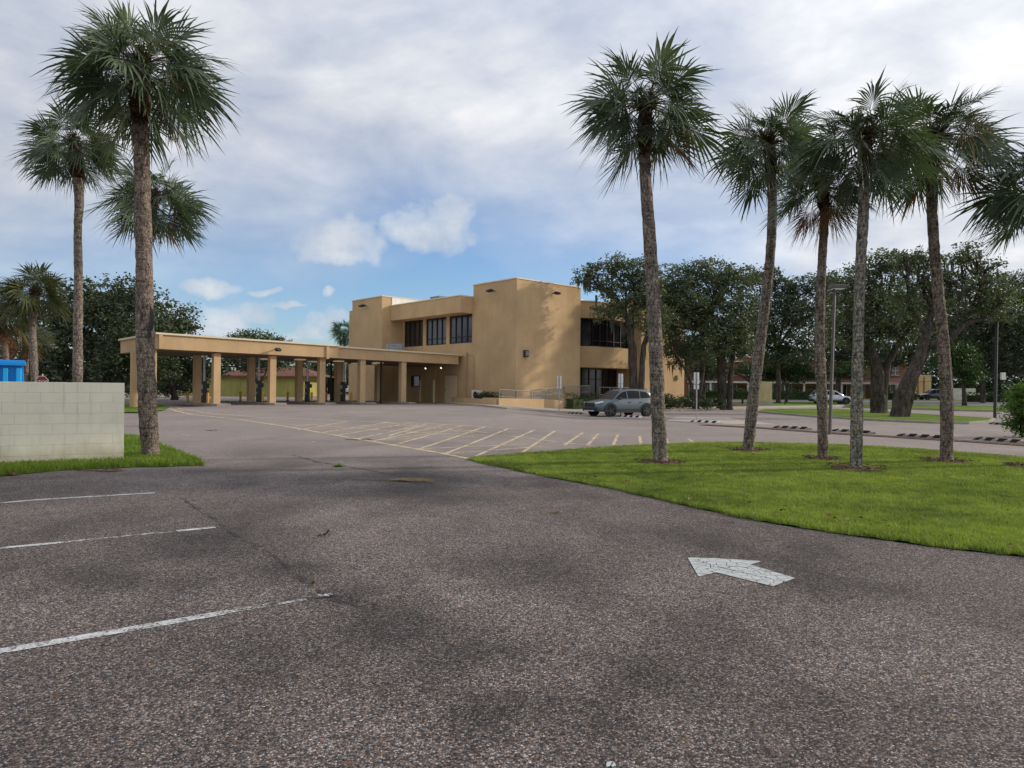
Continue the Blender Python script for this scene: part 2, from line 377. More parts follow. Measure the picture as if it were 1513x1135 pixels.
def ribbon_mb(mb, pts, w, dz=.004, mi=0, step=.6, jitter=0):
    P = [Vector((p[0], p[1], 0)) for p in pts]; Q = [P[0]]
    for a, b in zip(P, P[1:]):
        n = max(1, int((b - a).length / step))
        for i in range(1, n + 1): Q.append(a.lerp(b, i / n))
    if jitter:
        for q in Q[1:-1]: q.x += random.uniform(-jitter, jitter); q.y += random.uniform(-jitter, jitter)
    vs = []
    for i, q in enumerate(Q):
        t = (Q[min(i + 1, len(Q) - 1)] - Q[max(i - 1, 0)]).normalized(); nrm = Vector((-t.y, t.x, 0))
        ww = w * (random.uniform(.4, 1.2) if jitter else 1)
        for sg in (1, -1):
            c = q + nrm * sg * ww / 2; vs.append((c.x, c.y, g(c.x, c.y) + dz))
    mb.add(vs, [(2 * i, 2 * i + 1, 2 * i + 3, 2 * i + 2) for i in range(len(Q) - 1)], mi)
def ribbon(name, pts, w, mat, dz=.004, jitter=0, step=.6):
    mb = MB(); ribbon_mb(mb, pts, w, dz, step=step, jitter=jitter); return struct(mb.build(name, mat))
def kerb(name, pts, w=.15, h=.13, mat='kerb_concrete', closed=False):
    P = [Vector((p[0], p[1], 0)) for p in pts]
    if closed: P.append(P[0])
    Q = [P[0]]
    for a, b in zip(P, P[1:]):
        n = max(1, int((b - a).length / 1.2))
        for i in range(1, n + 1): Q.append(a.lerp(b, i / n))
    mb = MB(); vs = []
    for i, q in enumerate(Q):
        t = (Q[min(i + 1, len(Q) - 1)] - Q[max(i - 1, 0)]).normalized(); nrm = Vector((-t.y, t.x, 0))
        for sg, z in ((1, -.05), (1, h - .02), (.8, h), (-.8, h), (-1, h - .02), (-1, -.05)):
            c = q + nrm * sg * w / 2; vs.append((c.x, c.y, g(c.x, c.y) + z))
    fs = [(6 * i + k, 6 * i + k + 1, 6 * i + 6 + k + 1, 6 * i + 6 + k) for i in range(len(Q) - 1) for k in range(5)]
    fs = [f[::-1] for f in fs]
    fs += [tuple(range(6)), tuple(range(6 * len(Q) - 1, 6 * len(Q) - 7, -1))]
    mb.add(vs, fs); return struct(mb.build(name, mat))
def hits(l): return [hit(*p) for p in l]

def in_poly(X, Y, poly):
    ins = np.zeros(X.shape, bool); n = len(poly)
    for i in range(n):
        x0, y0 = poly[i][0], poly[i][1]; x1, y1 = poly[(i + 1) % n][0], poly[(i + 1) % n][1]
        c = ((y0 > Y) != (y1 > Y)) & (X < (x1 - x0) * (Y - y0) / (y1 - y0 + 1e-12) + x0); ins ^= c
    return ins
GV = np.vectorize(g)
def blades(name, poly, dens, h, w, mat, label, dz=0, ymax=None, edge_boost=None, seed=1):
    r = np.random.default_rng(seed)
    xs = [p[0] for p in poly]; ys = [p[1] for p in poly]
    A = (max(xs) - min(xs)) * (max(ys) - min(ys)); n = int(A * dens)
    X = r.uniform(min(xs) - .05, max(xs), n); Y = r.uniform(min(ys) - .05, max(ys), n)
    keep = in_poly(X, Y, poly)
    vis = (np.abs(X) < .80 * Y + 1.5)
    D = np.hypot(X, Y); keepd = r.uniform(0, 1, n) < np.clip((9.5 / D) ** 1.6, .0, 1)
    k = keep & vis & keepd; X = X[k]; Y = Y[k]; D = D[k]; n = len(X)
    Z = GV(X, Y) + dz; sc = np.clip(D / 10, 1, 2.2)
    a = r.uniform(0, 2 * np.pi, n); hh = h * r.uniform(.45, 1.2, n); ww = w * r.uniform(.7, 1.3, n) * sc
    la = r.uniform(0, 2 * np.pi, n); ln = r.uniform(.1, .9, n) * hh
    B = np.stack([X, Y, Z], 1); s = np.stack([np.cos(a), np.sin(a), 0 * a], 1) * ww[:, None] / 2
    L = np.stack([np.cos(la) * ln, np.sin(la) * ln, hh], 1)
    mid = B + L * np.array([.4, .4, .6])
    V = np.stack([B - s, B + s, mid + s * .7, mid - s * .7, B + L], 1).reshape(-1, 3)
    i = np.arange(n)[:, None] * 5
    F1 = np.concatenate([i + np.array([[0, 1, 2]]), i + np.array([[0, 2, 3]]), i + np.array([[3, 2, 4]])], 0)
    o = npmesh(name, V, F1, mat); o['kind'] = 'stuff'; o['label'] = label; o['category'] = 'grass'; return o

# ------------------------------------------------------------------ GROUND
def lin(a, b, s):
    n = int(round((b - a) / s)); return [a + (b - a) * i / n for i in range(n + 1)]
gx = [-1500, -900, -500, -300, -200, -150, -120] + lin(-100, -45, 5) + lin(-40, 60, 1) + lin(65, 120, 5) + [150, 200, 300, 500, 900, 1500]
gy = [-60, -30, -10] + lin(0, 75, 1) + lin(80, 150, 5) + [180, 240, 340, 500, 800, 1400, 2500]
mb = MB(); mb.v = [(x, y, g(x, y)) for y in gy for x in gx]; nx = len(gx)
mb.f = [(j * nx + i, j * nx + i + 1, (j + 1) * nx + i + 1, (j + 1) * nx + i) for j in range(len(gy) - 1) for i in range(nx - 1)]; mb.m = [0] * len(mb.f)
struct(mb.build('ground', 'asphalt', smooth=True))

# lawn island with palms
LAWN = hits([(690, 679), (730, 689), (800, 703), (900, 722), (1000, 745), (1100, 766), (1200, 783), (1300, 797), (1400, 810), (1513, 823), (1680, 842), (1900, 862),
             (1900, 702), (1680, 689), (1513, 677.5), (1400, 668), (1300, 661), (1200, 657), (1100, 655), (1040, 655), (950, 659), (860, 664.5), (780, 671), (720, 676)])
def rough_edge(poly, amp, n=8):
    out = []
    for i, p in enumerate(poly):
        q = poly[(i + 1) % len(poly)]
        for k in range(n):
            a = p.lerp(q, k / n); out.append(Vector((a.x + random.uniform(-amp, amp), a.y + random.uniform(-amp, amp), 0)))
    return out
LAWN_R = rough_edge(LAWN, .045)
sheet('lawn', LAWN_R, 'grass', .008)
blades('grass', LAWN_R, 5200, .062, .011, 'grass_blade', 'bright green mown turf blades on the palm island', .004, seed=3)
LEFTG = hits([(-260, 730), (-100, 713), (0, 704), (100, 695), (200, 691), (250, 690), (302, 688), (285, 678), (262, 669), (240, 661), (215, 650), (184, 645), (100, 652), (-260, 668)])
LEFTG_R = rough_edge(LEFTG, .04)
sheet('grass_verge', LEFTG_R, 'grass', .008)
blades('verge_grass', LEFTG_R, 2600, .11, .014, 'weed_leaf', 'longer weedy grass along the foot of the block wall', .015, seed=5)
LG2 = hits([(150, 611), (215, 611), (243, 607), (250, 602.5), (238, 599), (150, 598)])
sheet('small_grass_island', LG2, 'grass', .05)
# far lawns on the right
ISL = hits([(1118, 609.5), (1200, 616.5), (1300, 622.5), (1380, 626), (1430, 627), (1462, 624.5), (1468, 620.5), (1400, 616), (1300, 609.5), (1235, 606), (1170, 605.5), (1125, 606.5)])
sheet('far_lawn_island', ISL, 'grass', .11); kerb('kerb', ISL, .18, .12, closed=True)
GR2 = hits([(1030, 603), (1100, 602.5), (1200, 600), (1244, 599), (1244, 595), (1180, 594.5), (1040, 595)])
sheet('roadside_lawn', GR2, 'grass', .05)
GR3 = hits([(1250, 601), (1350, 604), (1450, 607), (1600, 609), (1600, 602), (1500, 601.5), (1400, 599.5), (1250, 597.5)])
sheet('roadside_lawn', GR3, 'grass', .05)
kerb('kerb', hits([(1245, 602.5), (1350, 605.5), (1450, 608.5), (1600, 611)]), .2, .12)
STR = hits([(860, 597), (1040, 594.5), (1250, 597.3), (1400, 599), (1513, 601), (1700, 604), (1700, 595.5), (1513, 593.5), (1400, 592.5), (1250, 591.5), (1040, 590.5), (860, 590)])
sheet('street', STR, 'street_asphalt', .02)
sheet('far_verge', hits([(900, 590), (1250, 591.3), (1513, 593.3), (1800, 596), (1800, 591), (1513, 589), (900, 587)]), 'grass', .04)
# ground beyond on the left
sheet('far_verge', hits([(205, 583.5), (330, 582), (460, 581.6), (470, 579.5), (330, 578.5), (205, 579)]), 'grass', .04)

# bank sidewalk, kerb, planting bed
KL = hits([(655, 596), (700, 599.5), (750, 605), (800, 608.5), (832, 610), (870, 610.2), (930, 609), (985, 607.3), (1060, 605.8), (1200, 602.5), (1245, 601)])
kerb('kerb', KL, .18, .12, 'concrete')
back = hits([(1245, 599.3), (1200, 600.5), (1060, 602.8), (985, 604), (930, 604.5), (870, 604), (832, 603.5), (800, 601), (750, 597), (700, 594), (655, 592.5)])
sheet('sidewalk', KL + back, 'concrete', .115)
ribbon('pavement_edge', hits([(765, 607.8), (840, 613.5), (900, 617), (960, 621), (1045, 626.5)]), .45, 'tar', .006)  # flush pavement edge and its shadow painted as one dark strip
for pts in ([(1040, 628), (1130, 633), (1240, 641), (1340, 647), (1440, 653), (1600, 664)],):
    o = ribbon('mulch_strip', hits(pts), .95, 'mulch', .02, step=.5)
# concrete accessible pads with faded blue and white markings
sheet('concrete_pad', hits([(985, 621.5), (1080, 627), (1150, 627.5), (1075, 617.5), (1000, 616)]), 'concrete', .006)
for a, b, m in (((1000, 617.5), (1080, 624), 'white_paint'), ((1100, 620), (1180, 624), 'white_paint'), ((1210, 624.5), (1290, 626.5), 'worn_white'), ((1300, 629), (1390, 633), 'worn_white'), ((1420, 633.5), (1500, 639), 'worn_white')):
    ribbon('parking_line', hits([a, b]), .12, m, .010)
ribbon('parking_line', hits([(838, 607.9), (866, 608.2)]), .3, 'yellow_paint', .125)

# cross-hatched no-parking zone
yl = MB()
def Y(pts, w=.11): ribbon_mb(yl, hits(pts), w, .005)
Y([(249, 604), (262, 608), (285, 613), (350, 619.5), (427, 631), (500, 644), (553, 653), (600, 661), (650, 669.5), (695, 678.5)], .14)
Y([(251, 601.2), (268, 604.5), (311, 611), (382, 616.6), (440, 619), (502, 622), (628, 626), (700, 630), (760, 633.6), (792, 635.5)], .12)
Y([(262, 608), (272, 606)], .1)
for a, b in (((440, 636), (512, 622.8)), ((432, 630), (470, 627)), ((400, 626.5), (470, 628)), ((440, 635), (620, 628)), ((470, 640.3), (575, 623.8)), ((493, 644.3), (610, 624.6)), ((525, 649), (632, 626.2)),
             ((548, 652.5), (660, 627.5)), ((578, 658.5), (683, 629.5)), ((616, 664.5), (716, 631)), ((655, 671.5), (752, 633.2)), ((702, 674.5), (790, 635.5)), ((772, 668.5), (820, 637)), ((834, 658), (861, 639.8)),
             ((868, 658), (884, 641)), ((906, 658), (913, 642.5)), ((947, 657.5), (945, 644.5)), ((986, 656), (984, 648)), ((1025, 655), (1017, 648.5)),
             ((560, 650), (700, 645)), ((610, 664), (780, 656.5)), ((600, 626.2), (730, 641)), ((730, 641), (880, 659.5)), ((600, 640), (700, 637)), ((520, 633), (640, 640.5)), ((560, 650), (640, 640.5)), ((620, 630), (575, 644)), ((655, 671), (800, 660)), ((470, 629), (560, 634.5)), ((640, 640.5), (720, 643)), ((560, 623.5), (700, 640))):
    Y([a, b], .095)
struct(yl.build('yellow_hatching', 'yellow_paint'))
# parking lines bottom left, arrow
ribbon('parking_line', hits([(-120, 984), (0, 963), (240, 922), (330, 906)]), .10, 'white_paint')
ribbon('parking_line', hits([(330, 906), (400, 894), (478, 880)]), .08, 'faded_paint')
ribbon('parking_line', hits([(-100, 821), (0, 810.5), (90, 802)]), .09, 'white_paint')
ribbon('parking_line', hits([(90, 802), (200, 791), (262, 785)]), .08, 'faded_paint')
ribbon('parking_line', hits([(262, 785), (318, 779.5)]), .09, 'white_paint')
ribbon('parking_line', hits([(-100, 754), (0, 743.5), (60, 738.5), (228, 728.5)]), .085, 'white_paint')
sheet('painted_arrow', hits([(1016, 824.5), (1032, 852.7), (1058, 846.5), (1142, 867), (1175, 855), (1108.6, 835), (1125, 830), (1070, 826)]), 'arrow_paint', .005, .5)
def splat(px, py, r, n=11):
    c = hit(px, py); return [Vector((c.x + math.cos(a) * r * q, c.y + math.sin(a) * r * q, 0)) for a, q in [(2 * math.pi * k / n, random.uniform(.5, 1)) for k in range(n)]]
for px, py, r in ((484, 879.5, .055), (902, 1131, .03), (463, 653, .09)):
    sheet('paint_splotch', splat(px, py, r), 'arrow_paint', .006, .5)
wl = MB()
for k in range(9): ribbon_mb(wl, hits([(250 + k * 6, 641 + (k % 3) * 1.4), (254 + k * 6, 644 - (k % 2) * 1.5)]), .1, .005)
struct(wl.build('faded_lane_lettering', 'faded_paint'))
# cracks and seams
cr = MB()
for pts, w in (([(430, 672), (470, 683), (500, 687), (560, 698), (640, 716)], .10), ([(255, 730), (300, 755), (345, 790), (400, 820), (440, 850), (485, 880), (530, 898)], .05), ([(400, 894), (440, 886), (500, 882), (560, 893)], .07),
               ([(1060, 838), (1110, 850), (1250, 880), (1400, 910), (1513, 935)], .018), ([(820, 770), (950, 800), (1020, 824)], .02), ([(690, 735), (820, 770)], .02), ([(232, 665), (260, 672), (300, 690)], .05),
               ([(1020, 660 + 170), (1150, 845), (1300, 872)], .012)):
    ribbon_mb(cr, hits(pts), w, .007, step=.12, jitter=.03)
struct(cr.build('pavement_crack', 'tar'))

# ------------------------------------------------------------------ BANK
A = rad(48)
d2 = Vector((math.sin(A), math.cos(A), 0)); d1 = Vector((-math.cos(A), math.sin(A), 0))
C0 = Vector(((762 - 756.5) / F * 53.7, 53.7, 0))
def P(u, v): q = C0 + d1 * u + d2 * v; return (q.x, q.y)
def v_at(px, u):
    r = (px - 756.5) / F; b = C0 + d1 * u; return (r * b.y - b.x) / (d2.x - r * d2.y)
def u_at(px, v):
    r = (px - 756.5) / F; b = C0 + d2 * v; return (r * b.y - b.x) / (d1.x - r * d1.y)
def z_at(u, v, py):
    q = P(u, v); r = (q[0] / q[1]) * F; # solve height
    px = 756.5 + r
    return pix(px, py, q[1]).z
RZ = math.atan2(d2.y, d2.x)       # rotation whose local x is d2
def rect(u0, u1, v0, v1): return [P(u0, v0), P(u0, v1), P(u1, v1), P(u1, v0)]
G0 = .2
bank = thing('bank_building', 'two-storey tan stucco bank with corner towers and dark ribbon windows', 'building', (C0.x, C0.y, .4))
uT1 = u_at(698, 0); vT1 = v_at(857, 0); uT2 = u_at(594, 0); vEnd = v_at(1011, 0)
zT = 10.0; zOV = (7.72, 9.05)
wl_ = MB()
wl_.prism(rect(0, uT1, 0, vT1), G0, zT)                     # front tower
wl_.prism(rect(uT2, 20.8, -2.23, 6), G0, 9.85)               # rear tower
wl_.prism(rect(20.8, 22.3, -1.7, 5), G0, 9.1)
wl_.prism(rect(uT1, uT2, .6, 14.9), G0, 8.0)               # main block behind the windows
wl_.prism(rect(0, 8, 15.2, vEnd), G0, 9.9)                   # right tower
wl_.prism(rect(2.6, uT1 + .02, vT1, 15.2), G0, 7.9)
wl_.build('wall', 'stucco', bank, bevel=.02)
# ground-storey wall flush with tower, below windows
lo = MB(); lo.prism(rect(uT1, uT2, 0, .6), G0, 5.38)
vw = [(596.5, 624), (628.5, 658.5), (663, 696.8)]
zw0, zw1 = 5.38, 7.72
us = [(u_at(b, 0), u_at(a, 0)) for a, b in vw]
edges = [uT1] + [x for s_ in us[::-1] for x in s_] + [uT2]
for k in range(0, len(edges), 2):
    if edges[k + 1] - edges[k] > .03: lo.prism(rect(edges[k], edges[k + 1], .0, .6), zw0, zw1)
lo.build('wall', 'stucco', bank)
ov = MB(); ov.prism(rect(uT1 + .0, uT2, -1.32, .6), zOV[0], zOV[1]); ov.build('overhang', 'stucco', bank, bevel=.02)
def cap(u0, u1, v0, v1, z, name='parapet_cap', t=.09, over=.05):
    m = MB(); m.prism(rect(u0 - over, u1 + over, v0 - over, v1 + over), z, z + t); m.build(name, 'roof_trim', bank)
cap(0, uT1, 0, vT1, zT); cap(uT2, 20.8, -2.23, 6, 9.85); cap(uT1 + .06, uT2 - .06, -1.32, .6, zOV[1], t=.08); cap(0, 8, 15.2, vEnd, 9.9)
def window(u0, u1, v, z0, z1, npan, mat, name='window', axis='u', trans=.22, dep=.12):
    """frame bars + glass; axis u: window lies in plane v=const"""
    m = MB(); n = npan
    def bx(a0, a1, b0, b1, off0, off1):
        if axis == 'u': m.prism(rect(a0, a1, v + off0, v + off1), b0, b1)
        else: m.prism(rect(v + off0, v + off1, a0, a1), b0, b1)
    for k in range(n + 1):
        c = u0 + (u1 - u0) * k / n; bx(max(u0, c - .045), min(u1, c + .045), z0, z1, .08, .08 + dep)
    bx(u0, u1, z1 - .1, z1, .09, .07 + dep); bx(u0, u1, z0, z0 + .09, .09, .07 + dep)
    bx(u0, u1, z0 + (z1 - z0) * trans, z0 + (z1 - z0) * trans + .06, .09, .07 + dep)
    fr = m.build(name, 'window_frame', bank)
    gm = MB()
    if axis == 'u': gm.prism(rect(u0, u1, v + .15, v + .19), z0, z1)
    else: gm.prism(rect(v + .15, v + .19, u0, u1), z0, z1)
    gl = gm.build('pane', mat, bank); gl.parent = fr; gl.location = (0, 0, 0); fr.location = (0, 0, 0)
    return fr
for (a, b), m_ in zip(us, ('tinted_glass', 'blind_glass', 'blind_glass')): window(a, b, 0, zw0, zw1, 4, m_)
# entrance bay between the towers
vB0, vB1 = v_at(877, .6), 15.2
bay = MB(); zl0, zl1, zu0, zu1 = 3.55, 5.35, 7.75, 9.15
for z0, z1 in ((zl0, zl1), (zu0, zu1)):
    bay.prism([P(.6, vB0), P(.6, vB1), P(2.6, vB1), P(2.6, vT1), P(2.0, vT1)], z0, z1)
bay.build('entrance_band', 'stucco', bank, bevel=.02)
cp = MB(); cp.prism([P(.53, vB0 - .03), P(.53, vB1 - .02), P(2.6, vB1 - .02), P(2.6, vT1 + .02), P(1.95, vT1 + .02)], zu1, zu1 + .08); cp.build('parapet_cap', 'roof_trim', bank)
window(vB0 + .1, vB1, .75, zl1, zu0, 6, 'dark_glass', axis='v', trans=.2)
cg = MB(); a0, b0 = P(.95, vB0 + .05), P(2.1, vT1 + .02); cg.prism([a0, P(1.05, vB0 + .25), P(2.3, vT1 + .02), b0], zl1, zu0); cg.build('window', 'dark_glass', bank)
# entrance doors: dark glazed screen set back
window(vB0 + .4, 14.6, 2.2, .25, zl0, 5, 'dark_glass', axis='v', trans=.7)
# small roof-top pieces
m = MB(); m.prism(rect(uT2 - .07, uT2 - .004, -1.2, 5.95), 9.14, 9.83); m.build('roof_screen', 'roof_white', bank)
m = MB(); m.prism(rect(13.2, 14.6, 2.4, 5.0), 8.0, 10.15); m.prism(rect(12.2, 13.0, 2.6, 4.0), 8.0, 10.0); m.build('rooftop_unit', 'grey_metal', bank)
m = MB(); m.prism(rect(2.6, 5, 8.5, 10.5), 8.0, 9.6); m.build('rooftop_unit', 'galvanised', bank)
# tower 3 joint line
m = MB(); m.prism(rect(-.03, -.005, 15.25, vEnd - 2), 4.5, 4.56); m.build('trim_line', 'stucco_dark', bank)
# service door, downspout, conduit
ud0, ud1 = u_at(677, 0), u_at(658, 0)
m = MB(); m.prism(rect(ud0, ud1, -.06, -.003), .5, 2.72); dr = m.build('door', 'door_paint', bank, bevel=.01)
m = MB(); m.prism(rect(ud1 - .16, ud1 - .10, -.12, -.06), 1.5, 1.58); h_ = m.build('handle', 'dark_metal', dr, origin=bank.location)
m = MB()
for a, b, c, d_ in ((ud0 - .1, ud0 - .002, .5, 2.84), (ud1 + .002, ud1 + .1, .5, 2.84), (ud0 - .002, ud1 + .002, 2.74, 2.84)): m.prism(rect(a, b, -.09, -.002), c, d_)
m.build('door_frame', 'stucco_dark', bank)
q = P(u_at(690, 0), -.08); m = MB(); m.tube([(q[0], q[1], .5), (q[0], q[1], 4.6)], .055, 8); m.build('downspout', 'stucco_dark', bank)
q = P(u_at(700.5, 0), -.05); q2 = P(u_at(691, 0), -.05); m = MB(); m.tube([(q[0], q[1], 1.1), (q[0], q[1], 4.25), (q2[0], q2[1], 4.45)], .022, 6); m.build('conduit', 'stucco_dark', bank)
# protruding utility bay under canopy (wall corner left of door)
m = MB(); m.prism(rect(u_at(646, 0), uT2, -.35, -.003), G0, 3.55); m.build('drive_up_wall', 'stucco_dark', bank)
def drive_window(px0, px1, zz0, zz1):
    a, b = u_at(px1, -.35), u_at(px0, -.35); m = MB(); m.prism(rect(a, b, -.42, -.353), zz0, zz1); f = m.build('teller_window', 'window_frame', bank)
    m = MB(); m.prism(rect(a + .08, b - .08, -.44, -.421), zz0 + .08, zz1 - .08); gl = m.build('pane', 'tinted_glass', f, origin=bank.location)
drive_window(573, 589, 1.75, 2.8); drive_window(608, 621, 1.75, 2.75)
m = MB(); a = u_at(577, -.35); m.prism(rect(a - .35, a + .35, -.75, -.353), 1.25, 1.65); m.build('teller_drawer', 'white_metal', bank)
m = MB(); a = u_at(567, -.35); m.prism(rect(a - .25, a + .25, -.42, -.353), 1.3, 2.15); m.build('notice', 'white_metal', bank)
# parapet floodlights
def flood(p, dirv, name='floodlight', size=.42, parent=bank, mat='dark_metal'):
    m = MB(); d = Vector(dirv).normalized(); s_ = Vector((-d.y, d.x, 0)); p = Vector(p)
    m.tube([p, p + d * .25], .05, 8)
    a = p + d * .25
    vs = []
    for k, (t, w_, hh) in enumerate(((0, .5, .5), (.55, 1, .75), (1.3, .85, .35))):
        for sy, sz in ((-1, -1), (1, -1), (1, 1), (-1, 1)): vs.append(a + d * t * size + s_ * sy * w_ * size * .42 + Vector((0, 0, sz * hh * size * .42 - t * .05)))
    m.add(vs, [(0, 1, 2, 3)] + [(4 * i + k, 4 * i + 4 + k, 4 * i + 4 + (k + 1) % 4, 4 * i + (k + 1) % 4) for i in range(2) for k in range(4)] + [(11, 10, 9, 8)])
    return m.build(name, mat, parent, bevel=.02)
flood((*P(u_at(730, 0), -.02), 9.3), -d2); flood((*P(0, v_at(815, 0)), 9.25), -d1); flood((*P(u_at(541, -2.23), -2.25), 9.2), -d2)
m = MB(); q = P(-.12, v_at(775.5, 0)); m.box((q[0], q[1], 4.35), (.42, .24, .52), RZ); wb = m.build('wall_lamp', 'bronze', bank, bevel=.03)
m = MB(); q = P(-.25, v_at(775.5, 0)); m.box((q[0], q[1], 4.35), (.30, .03, .36), RZ); m.build('lamp_lens', 'grey_metal', wb, origin=bank.location)
q = P(-.12, v_at(1000, 0)); m = MB(); m.box((q[0], q[1], 2.9), (.42, .24, .4), RZ); m.build('wall_lamp', 'stucco_pale', bank, bevel=.03)

# ------------------------------------------------------------------ CANOPY
uC = u_at(686, 0); D = 8.6
vL = v_at(232, uC); vMid = v_at(500, uC); vR = -.06
def zc(v, a, b): t = (v - vL) / (0 - vL); return a + (b - a) * t
canopy = thing('drive_through_canopy', 'long flat tan drive-through canopy on square piers beside the bank', 'canopy', (*P(uC, vL / 2), .4))
m = MB()
for (va, vb, du, dz) in ((vL, vMid, 0, 0), (vMid, vR - .38, .22, -.05)):
    pl = [P(uC + du, va), P(uC + du, vb), P(uC + D, vb), P(uC + D, va)]
    zb = [zc(x, 3.82, 3.60) for x in (va, vb, vb, va)]; zt = [zc(x, 4.70, 4.37) + dz for x in (va, vb, vb, va)]
    m.prism(pl, zb, zt)
m.build('fascia', 'stucco', canopy, bevel=.015)
m = MB()
for (va, vb, du, dz) in ((vL - .12, vMid, -.12, 0), (vMid + .002, vR - .05, .10, -.05)):
    pl = [P(uC + du, va), P(uC + du, vb), P(uC + D + .1, vb), P(uC + D + .1, va)]
    zt = [zc(x, 4.70, 4.37) + dz for x in (va, vb, vb, va)]; m.prism(pl, zt, [z + .11 for z in zt])
m.build('roof_edge', 'roof_trim', canopy)
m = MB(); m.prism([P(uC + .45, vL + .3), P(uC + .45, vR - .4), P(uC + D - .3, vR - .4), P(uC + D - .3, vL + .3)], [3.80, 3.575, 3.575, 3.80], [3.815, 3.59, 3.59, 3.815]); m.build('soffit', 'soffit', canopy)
m = MB(); v5 = v_at(483, uC); m.prism(rect(uC - .1, uC - .003, v5 - .1, v5 + .1), 3.62, 4.5); m.build('trim_strip', 'stucco', canopy)
m = MB(); v6 = v_at(233, uC); m.prism(rect(uC - .1, uC - .003, v6 + .02, v6 + .22), 3.83, 4.69)
m.build('trim_strip', 'stucco', canopy)
flood((*P(uC - .02, v_at(405, uC)), 4.12), -d1, parent=canopy, size=.4)
front_px = (319, 401.5, 474.5, 534, 594.5); vcols = [v_at(p, uC + .55) for p in front_px]
m0 = None
def pier(u, v, parent=canopy, s=.44, z0=None):
    q = P(u, v); zz = g(*q) + .0 if z0 is None else z0; m = MB(); m.box((q[0], q[1], (zz + 3.70) / 2), (s, s, 3.74 - zz), RZ)
    return m.build('pier', 'stucco', parent, bevel=.015)
for v in vcols: pier(uC + .55, v); pier(uC + 4.1, v)
vA = v_at(203, uC + 3.6); vA = v_at(200, uC + 3.3); pier(uC + 3.3, vA, s=.5); pier(uC + .5, v_at(224, uC + .5))
# soffit lights
for px, uu in ((297, 5.5), (391, 5.2), (443, 3.4), (463, 5.6), (500, 3.0), (505, 6), (558, 2.6), (557, 4.2), (526, 5.5)):
    v = v_at(px, uC + uu); q = P(uC + uu, v); m = MB(); z_ = zc(v, 3.80, 3.575); m.box((q[0], q[1], z_ - .05), (.62, .62, .09), RZ); m.build('soffit_light', 'fixture_glow', canopy)
# lit flood lamps under the eave near the door
for px in (635, 658):
    u_ = u_at(px, -.1); q = P(u_, -.42); m = MB(); m.tube([(q[0], q[1], 3.45), (q[0] - .1, q[1] - .14, 3.36)], [.05, .12], 10); lm = m.build('flood_lamp', 'dark_metal', canopy)
    m = MB(); m.tube([(q[0] - .101, q[1] - .141, 3.357), (q[0] - .13, q[1] - .18, 3.33)], [.085, .05], 12); m.build('lamp_lens', 'lamp_glow', lm, origin=canopy.location)
m = MB(); q = P(14.4, -7.4); m.box((*P(14, -6.8), 4.9), (1.1, .9, .8), RZ); ac = m  # unit standing on the canopy roof
u_ = u_at(583, -2.0); q = P(u_ + 0, -2.0)
ca = thing('rooftop_air_conditioner', 'boxy grey air conditioning unit standing on the canopy roof', 'air conditioner', (q[0], q[1], 4.45))
qz = z_at(u_, -2.0, 513)
m = MB(); m.box((q[0], q[1], 4.42 + .62), (1.35, .8, 1.05), RZ - .4); m.build('casing', 'grey_metal', ca, bevel=.02)
m = MB(); e = Vector((math.cos(RZ - .4), math.sin(RZ - .4), 0)); n_ = Vector((e.y, -e.x, 0)); c_ = Vector((q[0], q[1], 5.04))
for k in range(7): m.box(tuple(c_ + n_ * .41 + Vector((0, 0, -.4 + k * .13))), (1.1, .02, .05), RZ - .4)
m.build('grille', 'galvanised', ca)
c2 = c_ - e * .685; m = MB(); m.box(tuple(c2), (.02, .7, .9), RZ - .4); m.build('side_panel', 'galvanised', ca)

# lane islands, kiosks, bollards
kcount = 0
LBL = ['leftmost', 'second from left', 'third from left', 'fourth from left', 'rightmost']
for i, v in enumerate(vcols):
    q = P(uC + .5, v); u0, u1 = uC - .9, uC + 9.0; w = .62 if i < 4 else .5
    z0 = g(*P(uC, v)) - .05
    pts = [P(u0, v - w * .7), P(u0 + .0, v + w * .7), P(u0 + .5, v + w), P(u1, v + w), P(u1, v - w), P(u0 + .5, v - w)]
    m = MB(); m.prism([pts[0], pts[1], pts[2], pts[3], pts[4], pts[5]], z0, [z0 + .05 + .15] * 6)
    o = m.build('lane_island', 'island_concrete', origin=(*q, z0), bevel=.03)
    tag(o, 'low concrete kerbed lane island under the %s front canopy pier' % LBL[i], 'traffic island', 'drive-through lane islands')
def kiosk(px, uu, v, lab, tall=1.5):
    q = P(uC + uu, v); z = g(*q) + .15
    k = thing('teller_kiosk', lab, 'bank kiosk', (*q, z), 'drive-through teller kiosks')
    m = MB(); m.box((*q, z + tall / 2), (.28, .36, tall), RZ); m.build('cabinet', 'dark_metal', k, bevel=.04)
    f = Vector((q[0], q[1], 0)) - d2 * .155
    m = MB(); m.box((f.x, f.y, z + tall * .74), (.03, .26, .28), RZ); m.build('control_panel', 'galvanised', k); m = MB(); m.box((f.x, f.y, z + tall * .42), (.03, .26, .16), RZ); m.build('carrier_door', 'galvanised', k)
    m = MB(); m.tube([(q[0], q[1], z + tall), (q[0], q[1], 3.66)], .075, 10); m.build('carrier_tube', 'galvanised', k)
    m = MB(); f2 = Vector((q[0], q[1], 0)) + d2 * .2 - d1 * .1; m.box((f2.x, f2.y, z + tall * .78), (.14, .2, .3), RZ); m.build('speaker_box', 'dark_metal', k)
for i, (v, px, uu) in enumerate(zip(vcols[:4], (303, 369, 432, 500), (2.7, 2.7, 2.7, 3.3))):
    kiosk(px, uu, v, 'dark teller kiosk with pipe rising to the canopy on the %s lane island' % LBL[i])
